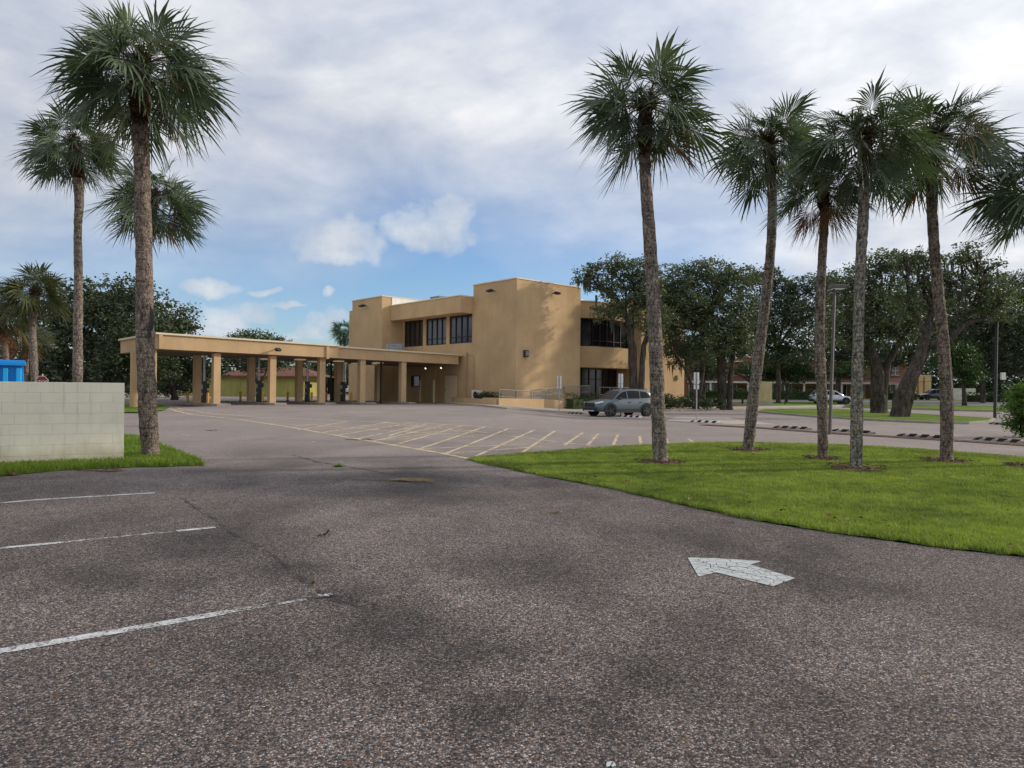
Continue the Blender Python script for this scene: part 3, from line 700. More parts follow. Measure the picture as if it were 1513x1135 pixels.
def bollard(q, lab, mat='yellow_plastic', h=.72, r=.085, grp='bollards around the drive-through islands', z=None):
    z = g(*q) + .15 if z is None else z
    b = thing('bollard', lab, 'bollard', (*q, z), grp)
    m = MB(); m.tube([(q[0], q[1], z), (q[0], q[1], z + h * .94), (q[0], q[1], z + h)], [r, r, r * .5], 12); m.build('post', mat, b)
    m = MB(); m.tube([(q[0], q[1], z), (q[0], q[1], z + .05)], r * 1.4, 12); m.build('base', 'dark_metal', b)
for i, v in enumerate(vcols[:4]):
    bollard(P(uC + 2.0, v + .0), 'yellow bollard in front of the kiosk on the %s lane island' % LBL[i])
    bollard(P(uC + 6.0, v), 'yellow bollard behind the kiosk on the %s lane island' % LBL[i])
bollard(P(u_at(621, -1.6), -1.6), 'tall tan pipe bollard beside the dark drive-up window', 'stucco', 2.0, .07, z=.38)
bollard(P(u_at(641, -1.2), -1.2), 'pale pipe bollard with a capped top left of the service door', 'stucco_pale', 2.0, .10, z=.38)
# big dark lane machine
q = P(uC + 5.8, v_at(496, uC + 5.8)); lt = thing('teller_machine', 'wide dark lane machine with upright posts under the canopy', 'bank machine', (*q, .5))
m = MB(); m.box((*q, 1.75), (1.2, .5, 1.3), RZ - .8); m.box((*q, .8), (.6, .4, .7), RZ - .8); m.build('cabinet', 'dark_metal', lt, bevel=.04)
m = MB()
for px in (489, 506):
    qq = P(uC + 5.2, v_at(px, uC + 5.2)); m.tube([(qq[0], qq[1], .4), (qq[0], qq[1], 3.7)], .08, 8)
m.build('post', 'dark_metal', lt)
qq = P(uC + 1.9, v_at(563, uC + 1.9)); m = MB(); m.tube([(*qq, .4), (*qq, 3.66)], .09, 8); o = m.build('support_post', 'dark_metal', origin=(*qq, .4)); tag(o, 'thin dark post under the canopy left of the drive-up window', 'post')

# ------------------------------------------------------------------ RAMP, PLANTER, RAILS
ramp = thing('wheelchair_ramp', 'low tan stucco ramp walls with metal rails along the bank corner', 'ramp', (*P(-1.8, -1), .3))
m = MB(); m.prism(rect(-1.9, -1.68, -3.3, 1.15), 0.0, [.98, .88, .88, .98]); m.prism(rect(-1.68, -.05, -3.3, -3.08), 0, .98)
m.prism([P(-1.25, 1.65), P(-1.25, 3.95), P(-1.05, 3.95), P(-1.05, 1.65)], -.05, [.9, .74, .74, .9]); m.build('wall', 'stucco', ramp, bevel=.015)
m = MB(); m.prism([P(-1.66, -3.0), P(-1.66, 1.1), P(-.02, 1.1), P(-.02, -3.0)], 0.05, .80); m.build('floor', 'concrete', ramp)
def rail(pts, name='handrail', top=.75, nbal=None, mesh_=True, parent=ramp):
    m = MB(); P3 = [Vector(p) for p in pts]
    m.tube([p + Vector((0, 0, top)) for p in P3], .03, 6); m.tube([p + Vector((0, 0, .12)) for p in P3], .022, 6)
    for a, b in zip(P3, P3[1:]):
        n = max(1, int((b - a).length / .13))
        for i in range(n + 1):
            p = a.lerp(b, i / n); r_ = .03 if i in (0, n) or i % 12 == 0 else .009
            m.tube([p, p + Vector((0, 0, top))], r_, 4 if r_ < .02 else 6, cap=False)
    return m.build(name, 'rail_metal', parent)
rail([(*P(-1.8, -3.2), .98), (*P(-1.8, -1.6), .90), (*P(-1.8, 1.0), .80)], top=.62)
rail([(*P(-1.15, .5), .92), (*P(-1.15, 3.8), .62)], top=.66)
rail([(*P(-.75, 1.2), .95), (*P(-.75, 4.5), 1.25), (*P(-.75, 7.4), 1.35)], top=.62)
for vv in (1.05, 3.9):
    q = P(-1.8 if vv < 2 else -1.15, vv); m = MB(); pth = [(q[0] + d2.x * .22 * math.sin(a), q[1] + d2.y * .22 * math.sin(a), .95 + .2 * math.cos(a) + .1) for a in [k * math.pi * 2 / 12 for k in range(13)]]
    m.tube(pth, .025, 6); m.build('rail_loop', 'rail_metal', ramp)
er = thing('entrance_railing', 'grey pipe railing in front of the dark glass entrance', 'railing', (*P(-.6, 10), .3))
m = MB(); a_, b_ = Vector((*P(-.5, v_at(886, -.5)), 0)), Vector((*P(-.5, v_at(930, -.5)), 0))
for zz in (1.25, 1.85): m.tube([a_ + Vector((0, 0, zz)), b_ + Vector((0, 0, zz))], .035, 6)
m.build('rail', 'rail_metal', er)
m = MB()
for k in range(4): p = a_.lerp(b_, k / 3); m.tube([p + Vector((0, 0, .1)), p + Vector((0, 0, 1.85))], .035, 6)
m.build('post', 'rail_metal', er)
planter = thing('planter', 'low tan stucco planter wall right of the service door', 'planter', (*P(3, -1.8), .4))
pw = [(7.3, -.35), (-1.68, -3.35)]
m = MB(); m.prism([P(7.3, -.55), P(-1.7, -3.55), P(-1.7, -3.33), P(7.3, -.33)], .1, [.92, .86, .86, .92]); m.build('wall', 'stucco', planter)
m = MB(); m.prism([P(7.3, -.32), P(-1.66, -3.3), P(-.02, -.02), P(7.2, -.02)], .1, .82); m.build('soil_bed', 'soil', planter)
acu = thing('wall_air_conditioner', 'small white outdoor condenser unit with round fan guard in the planter', 'air conditioner', (*P(4.6, -.75), .85))
ua = u_at(705, -.75); q = P(ua, -.75)
acu.location = (*q, .82)
m = MB(); m.box((*q, 1.17), (.35, .95, .68), RZ); m.build('casing', 'white_metal', acu, bevel=.02)
f_ = Vector((*q, 1.17)) - d2 * .18; m = MB()
m.tube([f_ + d1 * 0, f_ - d2 * .02], .26, 16); m.build('fan_guard', 'dark_metal', acu)

# ------------------------------------------------------------------ foliage
def leaf_cloud(blobs, leaf, dens=1.0, seed=0, flat=.8, clump=.55, fill=.35):
    """blobs: (centre Vector, rx, ry, rz). returns verts, faces of rhombic leaves in clumps"""
    r = np.random.default_rng(seed); V = []
    for c, rx, ry, rz in blobs:
        area = 4 * np.pi * ((rx * rz + rx * ry + ry * rz) / 3)
        K = max(6, int(area * dens * 1.1 / (clump * clump))); n = max(4, int(3.0 * clump * clump / (leaf * leaf)))
        d = r.normal(size=(K, 3)); d /= np.linalg.norm(d, axis=1)[:, None]
        rr = np.where(r.uniform(size=K) < fill, r.uniform(.2, .8, K), r.uniform(.75, 1.12, K))
        # lumpy outline
        ph = r.uniform(0, 6.28, 3); lump = 1 + .14 * np.sin(3.1 * d[:, 0] * 2 + ph[0]) * np.sin(4.3 * d[:, 2] + ph[1]) + .1 * np.sin(7 * d[:, 1] + 5 * d[:, 0] + ph[2])
        cc = np.array(c) + d * np.array([rx, ry, rz]) * (rr * lump)[:, None]
        cs = clump * r.uniform(.5, 1.25, K)
        q = r.normal(size=(K, n, 3)) * .55; q[..., 2] *= flat * .75
        pp = (cc[:, None, :] + q * cs[:, None, None]).reshape(-1, 3)
        m_ = len(pp); a = r.normal(size=(m_, 3)); a[:, 2] *= .6; a /= np.linalg.norm(a, axis=1)[:, None]
        b = r.normal(size=(m_, 3)); b -= a * (a * b).sum(1)[:, None]; b /= np.linalg.norm(b, axis=1)[:, None]
        s_ = (leaf * r.uniform(.6, 1.3, m_))[:, None]
        V.append(np.stack([pp - a * s_ * .6, pp + b * s_ * .3, pp + a * s_ * .6, pp - b * s_ * .3], 1).reshape(-1, 3))
    V = np.concatenate(V); return V, np.arange(len(V)).reshape(-1, 4)
def limb(mb, a, b, r0, r1, bend=.15, n=6, seg=7):
    a = Vector(a); b = Vector(b); L = (b - a).length; pts = []; rs = []
    o1 = Vector((random.uniform(-1, 1), random.uniform(-1, 1), random.uniform(-.3, 1))) * L * bend
    o2 = Vector((random.uniform(-1, 1), random.uniform(-1, 1), random.uniform(-.5, .5))) * L * bend * .5
    for i in range(n + 1):
        t = i / n; p = a.lerp(b, t) + o1 * math.sin(math.pi * t) + o2 * math.sin(2 * math.pi * t); pts.append(p); rs.append(r0 + (r1 - r0) * t ** .8)
    mb.tube(pts, rs, seg); return pts
def oak(name, label, trunks, Yd, blobs, leafmat='oak_leaf', leaf=.2, dens=1.0, seed=0, cat='tree', group=None, moss=0, twigs=3, clump=.6, bark='oak_bark', fill=.35, base_on_ground=True):
    """trunks: list of pixel polylines [(px,py,width_px),...] from base up; blobs: (px,py,rx,ry[,dy]) in pixels at depth Yd"""
    random.seed(seed * 13 + 5); s = Yd / F
    b0 = trunks[0][0]; base = pix(b0[0], b0[1], Yd)
    t = thing(name, label, cat, base, group)
    B = []
    for b in blobs:
        dy = b[4] if len(b) > 4 else 0; B.append((pix(b[0], b[1], Yd + dy), b[2] * s * (1 + dy / Yd), (b[2] + b[3]) / 2 * s * .9, b[3] * s * (1 + dy / Yd)))
    mb = MB(); tops = []
    for tr in trunks:
        pts = [pix(p[0], p[1], Yd) for p in tr]; rs = [p[2] * s / 2 for p in tr]
        # resample smoothly
        Q = []; R = []
        for i in range(len(pts) - 1):
            for k in range(4):
                f = k / 4; Q.append(pts[i].lerp(pts[i + 1], f) + Vector((random.uniform(-1, 1), random.uniform(-1, 1), 0)) * rs[i] * .12 * (1 if (i or k) else 0)); R.append((rs[i] + (rs[i + 1] - rs[i]) * f) * random.uniform(.93, 1.07))
        Q.append(pts[-1]); R.append(rs[-1])
        if tr is trunks[0] or tr[0][1] > b0[1] - 6:
            z = min(Q[0].z, g(Q[0].x, Q[0].y)) - .12; Q.insert(0, Vector((Q[0].x, Q[0].y, z))); R[0:0] = [R[0] * 1.35]
        mb.tube(Q, R, 10); tops.append((Q[-1], R[-1]))
        tops.append((Q[len(Q) * 2 // 3], R[len(Q) * 2 // 3] * .8))
    mb.build('trunk', bark, t, smooth=True)
    lm = MB()
    for (c, rx, ry, rz) in B:
        tp, tr_ = min(tops, key=lambda q: (q[0] - c).length); c = Vector(c)
        pts = limb(lm, tp, c, min(tr_ * .75, .05 + .035 * (c - tp).length), .05, .14)
        for k in range(twigs):
            e = c + Vector((random.uniform(-1, 1) * rx, random.uniform(-1, 1) * ry, random.uniform(-.7, 1) * rz)) * .85
            limb(lm, pts[random.choice((2, 3, 4, 5))], e, .06, .012, .18, 5, 5)
    if lm.v: lm.build('branch', bark, t, smooth=True)
    V, Fc = leaf_cloud(B, leaf, dens, seed, clump=clump, fill=fill)
    npmesh('crown', V, Fc, leafmat, t)
    if moss:
        mm = MB(); 
        for k in range(moss):
            c, rx, ry, rz = random.choice(B); x = c.x + random.uniform(-.8, .8) * rx; y = c.y + random.uniform(-.9, .3) * ry; z = c.z - rz * random.uniform(.5, .95)
            for q in range(5):
                L = random.uniform(.4, 1.3); xo, yo = random.uniform(-.12, .12), random.uniform(-.12, .12); w = .03
                mm.add([(x + xo - w, y + yo, z), (x + xo + w, y + yo, z), (x + xo + w * .6 + .04, y + yo, z - L * .6), (x + xo, y + yo, z - L)], [(0, 1, 2, 3)])
        mo = mm.build('hanging_moss', 'moss', t); mo['kind'] = 'stuff'
    return t
def hedge(name, label, pts, width, h, mat, leaf=.09, dens=1, cat='hedge', seed=1, z0=0, group=None, lump=.15):
    """pts: plan polyline"""
    r = np.random.default_rng(seed); P3 = [Vector((p[0], p[1], 0)) for p in pts]; base = gz(P3[0].x, P3[0].y, z0)
    t = thing(name, label, cat, base, group); V = []
    core = MB()
    for a, b in zip(P3, P3[1:]):
        L = (b - a).length; n = int(L * (2 * h + width) * 1.6 / (leaf * leaf) * dens); tt = (b - a).normalized(); nr = Vector((-tt.y, tt.x, 0))
        s_ = r.uniform(0, L, n); side = r.integers(0, 3, n); k = r.uniform(-.5, .5, n)
        lumpv = 1 + lump * np.sin(s_ * 2.3 + seed) + lump * .6 * np.sin(s_ * 5.1)
        off = np.where(side == 0, -width / 2, np.where(side == 1, width / 2, k * width)) * lumpv; zz = np.where(side == 2, h, (k + .5) * h) * lumpv
        off += r.normal(size=n) * .05; zz += r.normal(size=n) * .05
        X = a.x + tt.x * s_ + nr.x * off; Yv = a.y + tt.y * s_ + nr.y * off; Z = GV(X, Yv) + z0 + np.abs(zz)
        pp = np.stack([X, Yv, Z], 1); A_ = r.normal(size=(n, 3)); A_ /= np.linalg.norm(A_, axis=1)[:, None]; B_ = r.normal(size=(n, 3)); B_ -= A_ * (A_ * B_).sum(1)[:, None]; B_ /= np.linalg.norm(B_, axis=1)[:, None]
        sc = (leaf * r.uniform(.6, 1.3, n))[:, None]; V.append(np.stack([pp - A_ * sc * .6, pp + B_ * sc * .32, pp + A_ * sc * .6, pp - B_ * sc * .32], 1).reshape(-1, 3))
        w2 = width * .4; m_ = [a + nr * w2, b + nr * w2, b - nr * w2, a - nr * w2]
        core.prism([(q.x, q.y) for q in m_], [g(q.x, q.y) + z0 for q in m_], [g(q.x, q.y) + z0 + h * .8 for q in m_])
    V = np.concatenate(V); npmesh('foliage', V, np.arange(len(V)).reshape(-1, 4), mat, t)
    core.build('inner_twigs', mat, t); return t

def fan_fronds(c, R, n, elev, seed, Lp=.46, segs=30, spread=98, droop=.35, az=None, tipdroop=.36, wide=1.0, squash=1.0):
    """palmate fronds around point c. Returns verts, quads and petiole list"""
    r = np.random.default_rng(seed); V = []; Q = []; pet = []; base = 0
    for i in range(n):
        ph = (i * 2.39996 + r.uniform(-.25, .25)) if az is None else az[i % len(az)] + r.uniform(-.15, .15)
        t_ = (i + .5) / n; e0, e1 = elev; e0 = min(e0, 1.22); se = math.sin(e0) + (math.sin(e1) - math.sin(e0)) * t_
        el = math.asin(max(-1, min(1, se))) + r.uniform(-.24, .24); el = min(el, 1.3)
        L = R * Lp * r.uniform(.82, 1.15); Lf = R * (1 - Lp) * 1.12 * r.uniform(.85, 1.15)
        d = np.array([math.cos(ph) * math.cos(el), math.sin(ph) * math.cos(el), math.sin(el)])
        start = np.array(c) + d * np.array([.1, .1, .12]) * R * .6; L *= r.uniform(.62, 1.12); gr = droop * math.cos(el) * L * (1.0 if el > -.2 else .5)
        pts = [start + d * L * s - np.array([0, 0, gr * s * s]) for s in (0, .25, .5, .75, 1)]
        T = pts[-1] - pts[-2]; T /= np.linalg.norm(T); pet.append(pts)
        S = np.cross(T, [0, 0, 1.0]); 
        if np.linalg.norm(S) < .15: S = np.array([math.sin(ph), -math.cos(ph), 0])
        S /= np.linalg.norm(S); N = np.cross(S, T); tw = r.uniform(-1.3, 1.3); S, N = S * math.cos(tw) + N * math.sin(tw), N * math.cos(tw) - S * math.sin(tw)
        th = np.radians(np.linspace(-spread, spread, segs)) + r.normal(size=segs) * .012; dth = math.radians(2 * spread / (segs - 1))
        ab = np.abs(th) / math.radians(spread); 
        fold = .32 * np.sin(np.abs(th))      # V-shaped blade
        D_ = np.cos(th)[:, None] * T + np.sin(th)[:, None] * S + fold[:, None] * (-N) * -1 * .8
        D_ /= np.linalg.norm(D_, axis=1)[:, None]
        O = pts[-1] + T * ((1 - ab) ** 1.5 * .34 * Lf)[:, None] - np.array([0, 0, 1.0]) * ((1 - ab) ** 2 * .07 * Lf)[:, None]
        ln = Lf * (1 - .28 * ab ** 2) * r.uniform(.86, 1.08, segs)
        W_ = np.cross(D_, N); W_ /= np.linalg.norm(W_, axis=1)[:, None] + 1e-9
        jit = r.normal(size=(segs, 3)) * .13; td = tipdroop * r.uniform(.5, 1.7, segs)
        rows = []
        for s_, wf in ((.02, 3.0), (.18, 1.2), (.42, 1.1), (.70, .66), (1.0, .05)):
            rr = (ln * s_)[:, None]; pos = O + D_ * rr + (jit * max(0, s_ - .4) * ln[:, None]) - np.array([0, 0, 1.0]) * (td * ln * max(0, s_ - .15) ** 2)[:, None]
            hw = (np.minimum(ln * s_, ln * .45) * math.tan(dth / 2) * wf * 1.02 * wide)[:, None]
            pl = N * (.012 * R if True else 0)
            rows += [pos - W_ * hw, pos + W_ * hw]
        A_ = np.stack(rows, 1)      # segs,10,3
        V.append(A_.reshape(-1, 3)); k = np.arange(segs)[:, None] * 10 + base
        for s_ in range(4): Q.append(k + np.array([[2 * s_, 2 * s_ + 1, 2 * s_ + 3, 2 * s_ + 2]]))
        base += segs * 10
    return np.concatenate(V), np.concatenate(Q), pet
def palm(label, trunk, Yd, crown, Rpx, seed, bark='palm_bark', leafmat='palm_leaf', n=40, elev=(1.45, -.75), dead=None, group='cabbage palms', stalks=6, boots=True, ndead=0, squashz=1.0, drymat='palm_dead', dry=0, droop=.35, nlow=8):
    random.seed(seed); s = Yd / F; R = Rpx * s
    pts = [pix(p[0], p[1], Yd) for p in trunk]; rs = [p[2] * s / 2 * .85 for p in trunk]
    bz = g(pts[0].x, pts[0].y)
    root = thing('palm_tree', label, 'palm tree', (pts[0].x, pts[0].y, bz), group)
    c = pix(crown[0], crown[1], Yd); R *= .90; n = int(n * .88)
    Q = []; Rr = []
    n_ = len(pts)
    def cr(i, f):  # catmull-rom
        a, b, c_, d_ = pts[max(i - 1, 0)], pts[i], pts[min(i + 1, n_ - 1)], pts[min(i + 2, n_ - 1)]
        return .5 * ((2 * b) + (c_ - a) * f + (2 * a - 5 * b + 4 * c_ - d_) * f * f + (3 * b - a - 3 * c_ + d_) * f ** 3)
    for i in range(n_ - 1):
        for k in range(14):
            f = k / 14; rr = (rs[i] + (rs[i + 1] - rs[i]) * f); Q.append(cr(i, f)); Rr.append(rr * random.uniform(.955, 1.045))
    Q.append(pts[-1]); Rr.append(rs[-1])
    Q.append(pts[-1].lerp(c, .5)); Rr.append(rs[-1] * .9)
    Q[0].z = min(Q[0].z, bz) - .05; Rr[0] *= 1.22; Rr[1] *= 1.1
    mb = MB(); mb.tube(Q, Rr, 18)
    # rough the surface
    for i, v in enumerate(mb.v):
        q = random.uniform(-.045, .045); row = i // 18; 
        if row < len(Q): ax = Q[row]; mb.v[i] = (v[0] + (v[0] - ax.x) * q, v[1] + (v[1] - ax.y) * q, v[2])
    mb.build('trunk', bark, root, smooth=True)
    V, Fq, pet = fan_fronds(c, R, n, (elev[0], max(elev[1], -.30)), seed, droop=droop, wide=1.0)
    if nlow:
        V2, F2, pet2 = fan_fronds(c - Vector((0, 0, .10 * R)), R * .93, nlow, (max(-.62, elev[1] + .25), elev[1] - .12), seed + 5, droop=.12, Lp=.50, spread=88, tipdroop=.12)
        Fq = np.concatenate([Fq, F2 + len(V)]); V = np.concatenate([V, V2]); pet += pet2
    npmesh('crown', V, Fq, leafmat, root)
    pm = MB()
    for p in pet: pm.tube([tuple(q) for q in p], [.022, .018, .014, .012, .009], 4, cap=False)
    pm.build('petiole', 'palm_leaf_olive', root)
    if boots:
        bm_ = MB(); a = pts[-1]
        top = c + Vector((0, 0, .12 * R)); bot = a.lerp(c, -.15)
        bm_.tube([bot, bot.lerp(top, .3), bot.lerp(top, .7), top], [rs[-1] * 1.02, rs[-1] * 1.45, rs[-1] * 1.3, rs[-1] * .5], 12)
        for k in range(46):
            f = random.random(); p = bot.lerp(top, f); an = random.uniform(0, 6.28); rr = rs[-1] * 1.2
            q = p + Vector((math.cos(an), math.sin(an), 0)) * rr; e = q + Vector((math.cos(an) * .09, math.sin(an) * .09, random.uniform(.06, .16)))
            sd = Vector((-math.sin(an), math.cos(an), 0)) * .03
            bm_.add([q - sd, q + sd, e + sd * .5, e - sd * .5, q - sd - Vector((0, 0, .05)), q + sd - Vector((0, 0, .05))], [(0, 1, 2, 3), (4, 5, 2, 3)])
        bm_.build('leaf_boots', 'palm_boot', root)
        fb = MB()
        for k in range(150):
            a_ = c + Vector((random.uniform(-1, 1), random.uniform(-1, 1), random.uniform(-.6, 1.6))) * R * .10
            d_ = Vector((random.uniform(-1, 1), random.uniform(-1, 1), random.uniform(-.3, 1.3))) * R * .24
            fb.tube([a_, a_ + d_ * .5 + Vector((0, 0, .03)), a_ + d_], [.011, .008, .003], 3, cap=False)
        fb.build('fibres', 'palm_boot', root)
    if ndead:
        V, Fq, pet = fan_fronds(c - Vector((0, 0, .12 * R)), R * .88, ndead, (-.62, -1.25), seed + 50, droop=.1, spread=55, segs=24, tipdroop=.15, Lp=.42, wide=.8)
        npmesh('dead_fronds', V, Fq, drymat, root)
    if dry:
        V, Fq, pet = fan_fronds(c, R * .95, dry, (.9, .1), seed + 70, droop=.5, spread=70, segs=24, tipdroop=.7, wide=.5)
        npmesh('dry_fronds', V, Fq, 'palm_dry', root)
    if stalks:
        sm_ = MB()
        for k in range(stalks):
            an = random.uniform(0, 6.28); el = random.uniform(-.1, .9); d = Vector((math.cos(an) * math.cos(el), math.sin(an) * math.cos(el), math.sin(el)))
            L = R * random.uniform(.75, 1.15); pth = [c + d * L * t - Vector((0, 0, .55 * L * t * t)) for t in (0, .2, .4, .6, .8, 1)]
            sm_.tube(pth, [.012, .010, .008, .006, .004, .003], 4, cap=False)
            for j in range(26):
                t = random.uniform(.35, 1); i0 = min(4, int(t * 5)); p = pth[i0].lerp(pth[i0 + 1], t * 5 - i0)
                e = p + Vector((random.uniform(-1, 1), random.uniform(-1, 1), random.uniform(-1.2, .3))) * R * .10
                mid_ = p.lerp(e, .5) + Vector((0, 0, .02)); sm_.tube([p, mid_, e], [.003, .0025, .0015], 3, cap=False)
        sm_.build('seed_stalks', 'palm_dry', root)
    return root

# island palms
palm('tall cabbage palm alone at the left end of the lawn island', [(976, 686, 25), (972, 600, 25), (968, 500, 24), (961, 370, 22), (954, 270, 20), (952, 222, 19)], 15.15, (954, 158), 112, 21, n=44, ndead=2, group='cabbage palms on the lawn island', elev=(1.5, -.85))
palm('slanting cabbage palm second from left on the lawn island, mulch ring at its foot', [(1105, 668, 19), (1112, 600, 19.5), (1124, 500, 18), (1136, 400, 16), (1141, 320, 16), (1140, 250, 15)], 18.4, (1134, 212), 88, 22, n=40, ndead=0, dry=1, group='cabbage palms on the lawn island', elev=(1.5, -.9))
palm('short cabbage palm with a skirt of brown dead fronds on the lawn island', [(1216, 681, 17), (1215, 600, 18), (1211, 500, 17), (1214, 400, 15), (1218, 330, 14), (1218, 310, 14)], 16.3, (1214, 278), 80, 23, bark='palm_bark_brown', n=30, ndead=13, nlow=1, elev=(1.4, -.5), group='cabbage palms on the lawn island')
palm('straight cabbage palm with greenish lower trunk nearest the drive on the lawn island', [(1265, 695, 20), (1266, 600, 20), (1268, 500, 18), (1271, 400, 17), (1275, 330, 18), (1277, 262, 17)], 14.3, (1279, 205), 108, 24, bark='palm_bark_grey', n=44, elev=(1.5, -1.0), dry=1, group='cabbage palms on the lawn island')
palm('leaning cabbage palm with dry golden fronds and peeling bark on the lawn island', [(1398, 684, 20), (1399, 600, 21), (1393, 500, 19.5), (1383, 400, 17.5), (1377, 310, 17), (1376, 250, 16)], 16.05, (1384, 206), 100, 25, bark='palm_bark_brown', n=42, ndead=3, dry=5, elev=(1.5, -.85), group='cabbage palms on the lawn island')
palm('cabbage palm cut off by the right edge, only fronds and mulch ring in view', [(1535, 692, 20), (1538, 500, 19), (1542, 330, 17)], 15.3, (1543, 266), 104, 26, n=42, elev=(1.5, -.9), ndead=1, group='cabbage palms on the lawn island')
# left palms
palm('largest cabbage palm with a split scarred trunk just right of the block wall', [(223, 677, 29), (218, 600, 30), (215, 500, 29), (213, 400, 27), (211, 300, 26), (209, 220, 25), (207, 175, 24)], 15.4, (208, 100), 126, 31, nlow=11, bark='palm_bark_brown', n=48, ndead=1, stalks=16, group='cabbage palms on the left', elev=(1.5, -.95))
palm('slim cabbage palm with its foot hidden behind the block wall', [(115, 600, 16), (115, 500, 15.5), (116, 420, 14), (115, 340, 12.5), (117, 300, 15), (115, 258, 17)], 26, (107, 214), 74, 32, n=40, elev=(1.4, -.6), group='cabbage palms on the left', dry=2, stalks=8)
palm('cabbage palm whose trunk hides behind the largest palm, crown half way up', [(213, 606, 13), (207, 520, 13), (207, 430, 13), (214, 360, 13), (222, 335, 13)], 25, (227, 296), 84, 33, n=40, elev=(1.4, -.7), ndead=2, stalks=10, group='cabbage palms on the left')
palm('low full-headed cabbage palm rising behind the blue dumpster', [(53, 600, 12), (50, 530, 12), (48, 490, 11), (50, 458, 12)], 38, (52, 434), 56, 34, leafmat='palm_leaf_olive', n=44, elev=(1.5, -.7), group='cabbage palms on the left', stalks=4)
palm('ragged cabbage palm at the left edge with hanging brown fronds', [(12, 600, 10), (8, 520, 10), (4, 490, 10)], 40, (2, 462), 55, 35, leafmat='palm_leaf_olive', n=34, ndead=10, elev=(1.4, -.6), group='cabbage palms on the left', stalks=3)
palm('thin cabbage palm directly right of the ragged edge palm, brown skirt', [(38, 600, 7), (39, 540, 7), (40, 520, 7)], 44, (36, 498), 40, 36, leafmat='palm_leaf_olive', n=30, ndead=9, elev=(1.3, -.4), group='cabbage palms on the left', stalks=0)
palm('distant palm head showing left of the rear bank tower', [(509, 590, 5), (509, 540, 5), (509, 505, 5)], 82, (510, 489), 25, 37, leafmat='mid_leaf', n=34, elev=(1.5, -1.1), stalks=0, boots=False, group=None)
palm('dark palm seen under the canopy beyond the lanes', [(517, 592, 3), (517, 560, 3), (516, 545, 3)], 95, (513, 534), 20, 38, leafmat='mid_leaf', n=26, elev=(1.4, -.8), stalks=0, boots=False, group=None)

big = [o for o in bpy.data.objects if o.get('label', '').startswith('largest cabbage palm')][0]
m = MB(); n_ = 12; L_ = [];
for k in range(n_):
    f = k / (n_ - 1); p = pix(222 + 2.5 * math.sin(f * 5), 452 + f * 52, 15.4 - .205); w_ = .055 * math.sin(math.pi * (f * .9 + .05)) * random.uniform(.7, 1.2); L_ += [(p.x - w_, p.y, p.z), (p.x, p.y - .012, p.z), (p.x + w_, p.y + .01, p.z)]
m.add(L_, [(3 * k + j, 3 * k + j + 1, 3 * k + 4 + j, 3 * k + 3 + j) for k in range(n_ - 1) for j in (0, 1)]); m.build('trunk_scar', 'dark_metal', big)
# mulch rings
rings = [(976, 686, .75), (1105, 668, .8), (1216, 681, .6), (1265, 695, .85), (1398, 684, .85), (1516, 692, .6)]
mname = ['left end palm', 'slanting second palm', 'short brown-skirted palm', 'greenish-trunked front palm', 'leaning palm with peeling bark', 'palm at the right edge']
for (px, py, r_), nm in zip(rings, mname):
    c = hit(px, py); mb = MB(); n = 22; vs = [(c.x, c.y, c.z + .085)]
    for rr, z in ((.6, .08), (1.0, .05)):
        for k in range(n): a = 2 * math.pi * k / n; q = r_ * rr * random.uniform(.78, 1.15) * .6; vs.append((c.x + math.cos(a) * q, c.y + math.sin(a) * q, c.z + z))
    mb.add(vs, [(0, 1 + k, 1 + (k + 1) % n) for k in range(n)] + [(1 + k, 1 + n + k, 1 + n + (k + 1) % n, 1 + (k + 1) % n) for k in range(n)])
    for k in range(110):
        a = random.uniform(0, 6.28); q = r_ * .75 * math.sqrt(random.random()); x, y = c.x + math.cos(a) * q, c.y + math.sin(a) * q; L = random.uniform(.02, .07); b = random.uniform(0, 3.14)
        mb.box((x, y, c.z + .08 + random.uniform(0, .02)), (L, .02, .012), b)
    o = mb.build('mulch_ring', 'mulch', origin=(c.x, c.y, c.z)); tag(o, 'ring of red-brown mulch at the foot of the %s' % nm, 'mulch', 'mulch rings under the palms')

# ------------------------------------------------------------------ trees
oak('oak_tree', 'dark spreading oak at the far left behind the palms', [[(150, 585, 16), (152, 560, 14), (150, 535, 13)]], 58,
    [(95, 455, 45, 38), (140, 445, 42, 32), (125, 500, 60, 45), (170, 470, 45, 55), (80, 520, 45, 45), (180, 530, 45, 35), (60, 570, 60, 25), (130, 560, 60, 25)], 'oak_leaf_dark', .26, 1.0, 1, group='oaks behind the canopy')
oak('oak_tree', 'dark oak between the two tall left palms, forked pale trunk', [[(158, 590, 13), (155, 560, 12), (148, 545, 8)], [(158, 570, 9), (163, 545, 7)]], 54,
    [(195, 440, 35, 28), (215, 480, 40, 40), (190, 520, 45, 35), (225, 545, 40, 28), (165, 550, 30, 25)], 'oak_leaf_dark', .26, 1.0, 2, group='oaks behind the canopy')
oak('oak_tree', 'rounded dark oak rising over the left end of the canopy', [[(258, 585, 9), (252, 560, 8), (258, 540, 7)]], 62,
    [(262, 482, 34, 32), (240, 500, 35, 40), (285, 520, 28, 22), (250, 545, 45, 18), (290, 548, 30, 14)], 'oak_leaf_dark', .26, 1.0, 3, group='oaks behind the canopy')
oak('oak_tree', 'oak with forked dark trunk before the yellow-green building', [[(384, 586, 6), (383, 568, 6), (376, 558, 4)], [(383, 568, 4), (391, 555, 3)]], 74,
    [(375, 536, 34, 14), (345, 530, 30, 16), (405, 534, 26, 12), (315, 545, 22, 14)], 'oak_leaf_dark', .26, .8, 4, group='oaks behind the canopy')
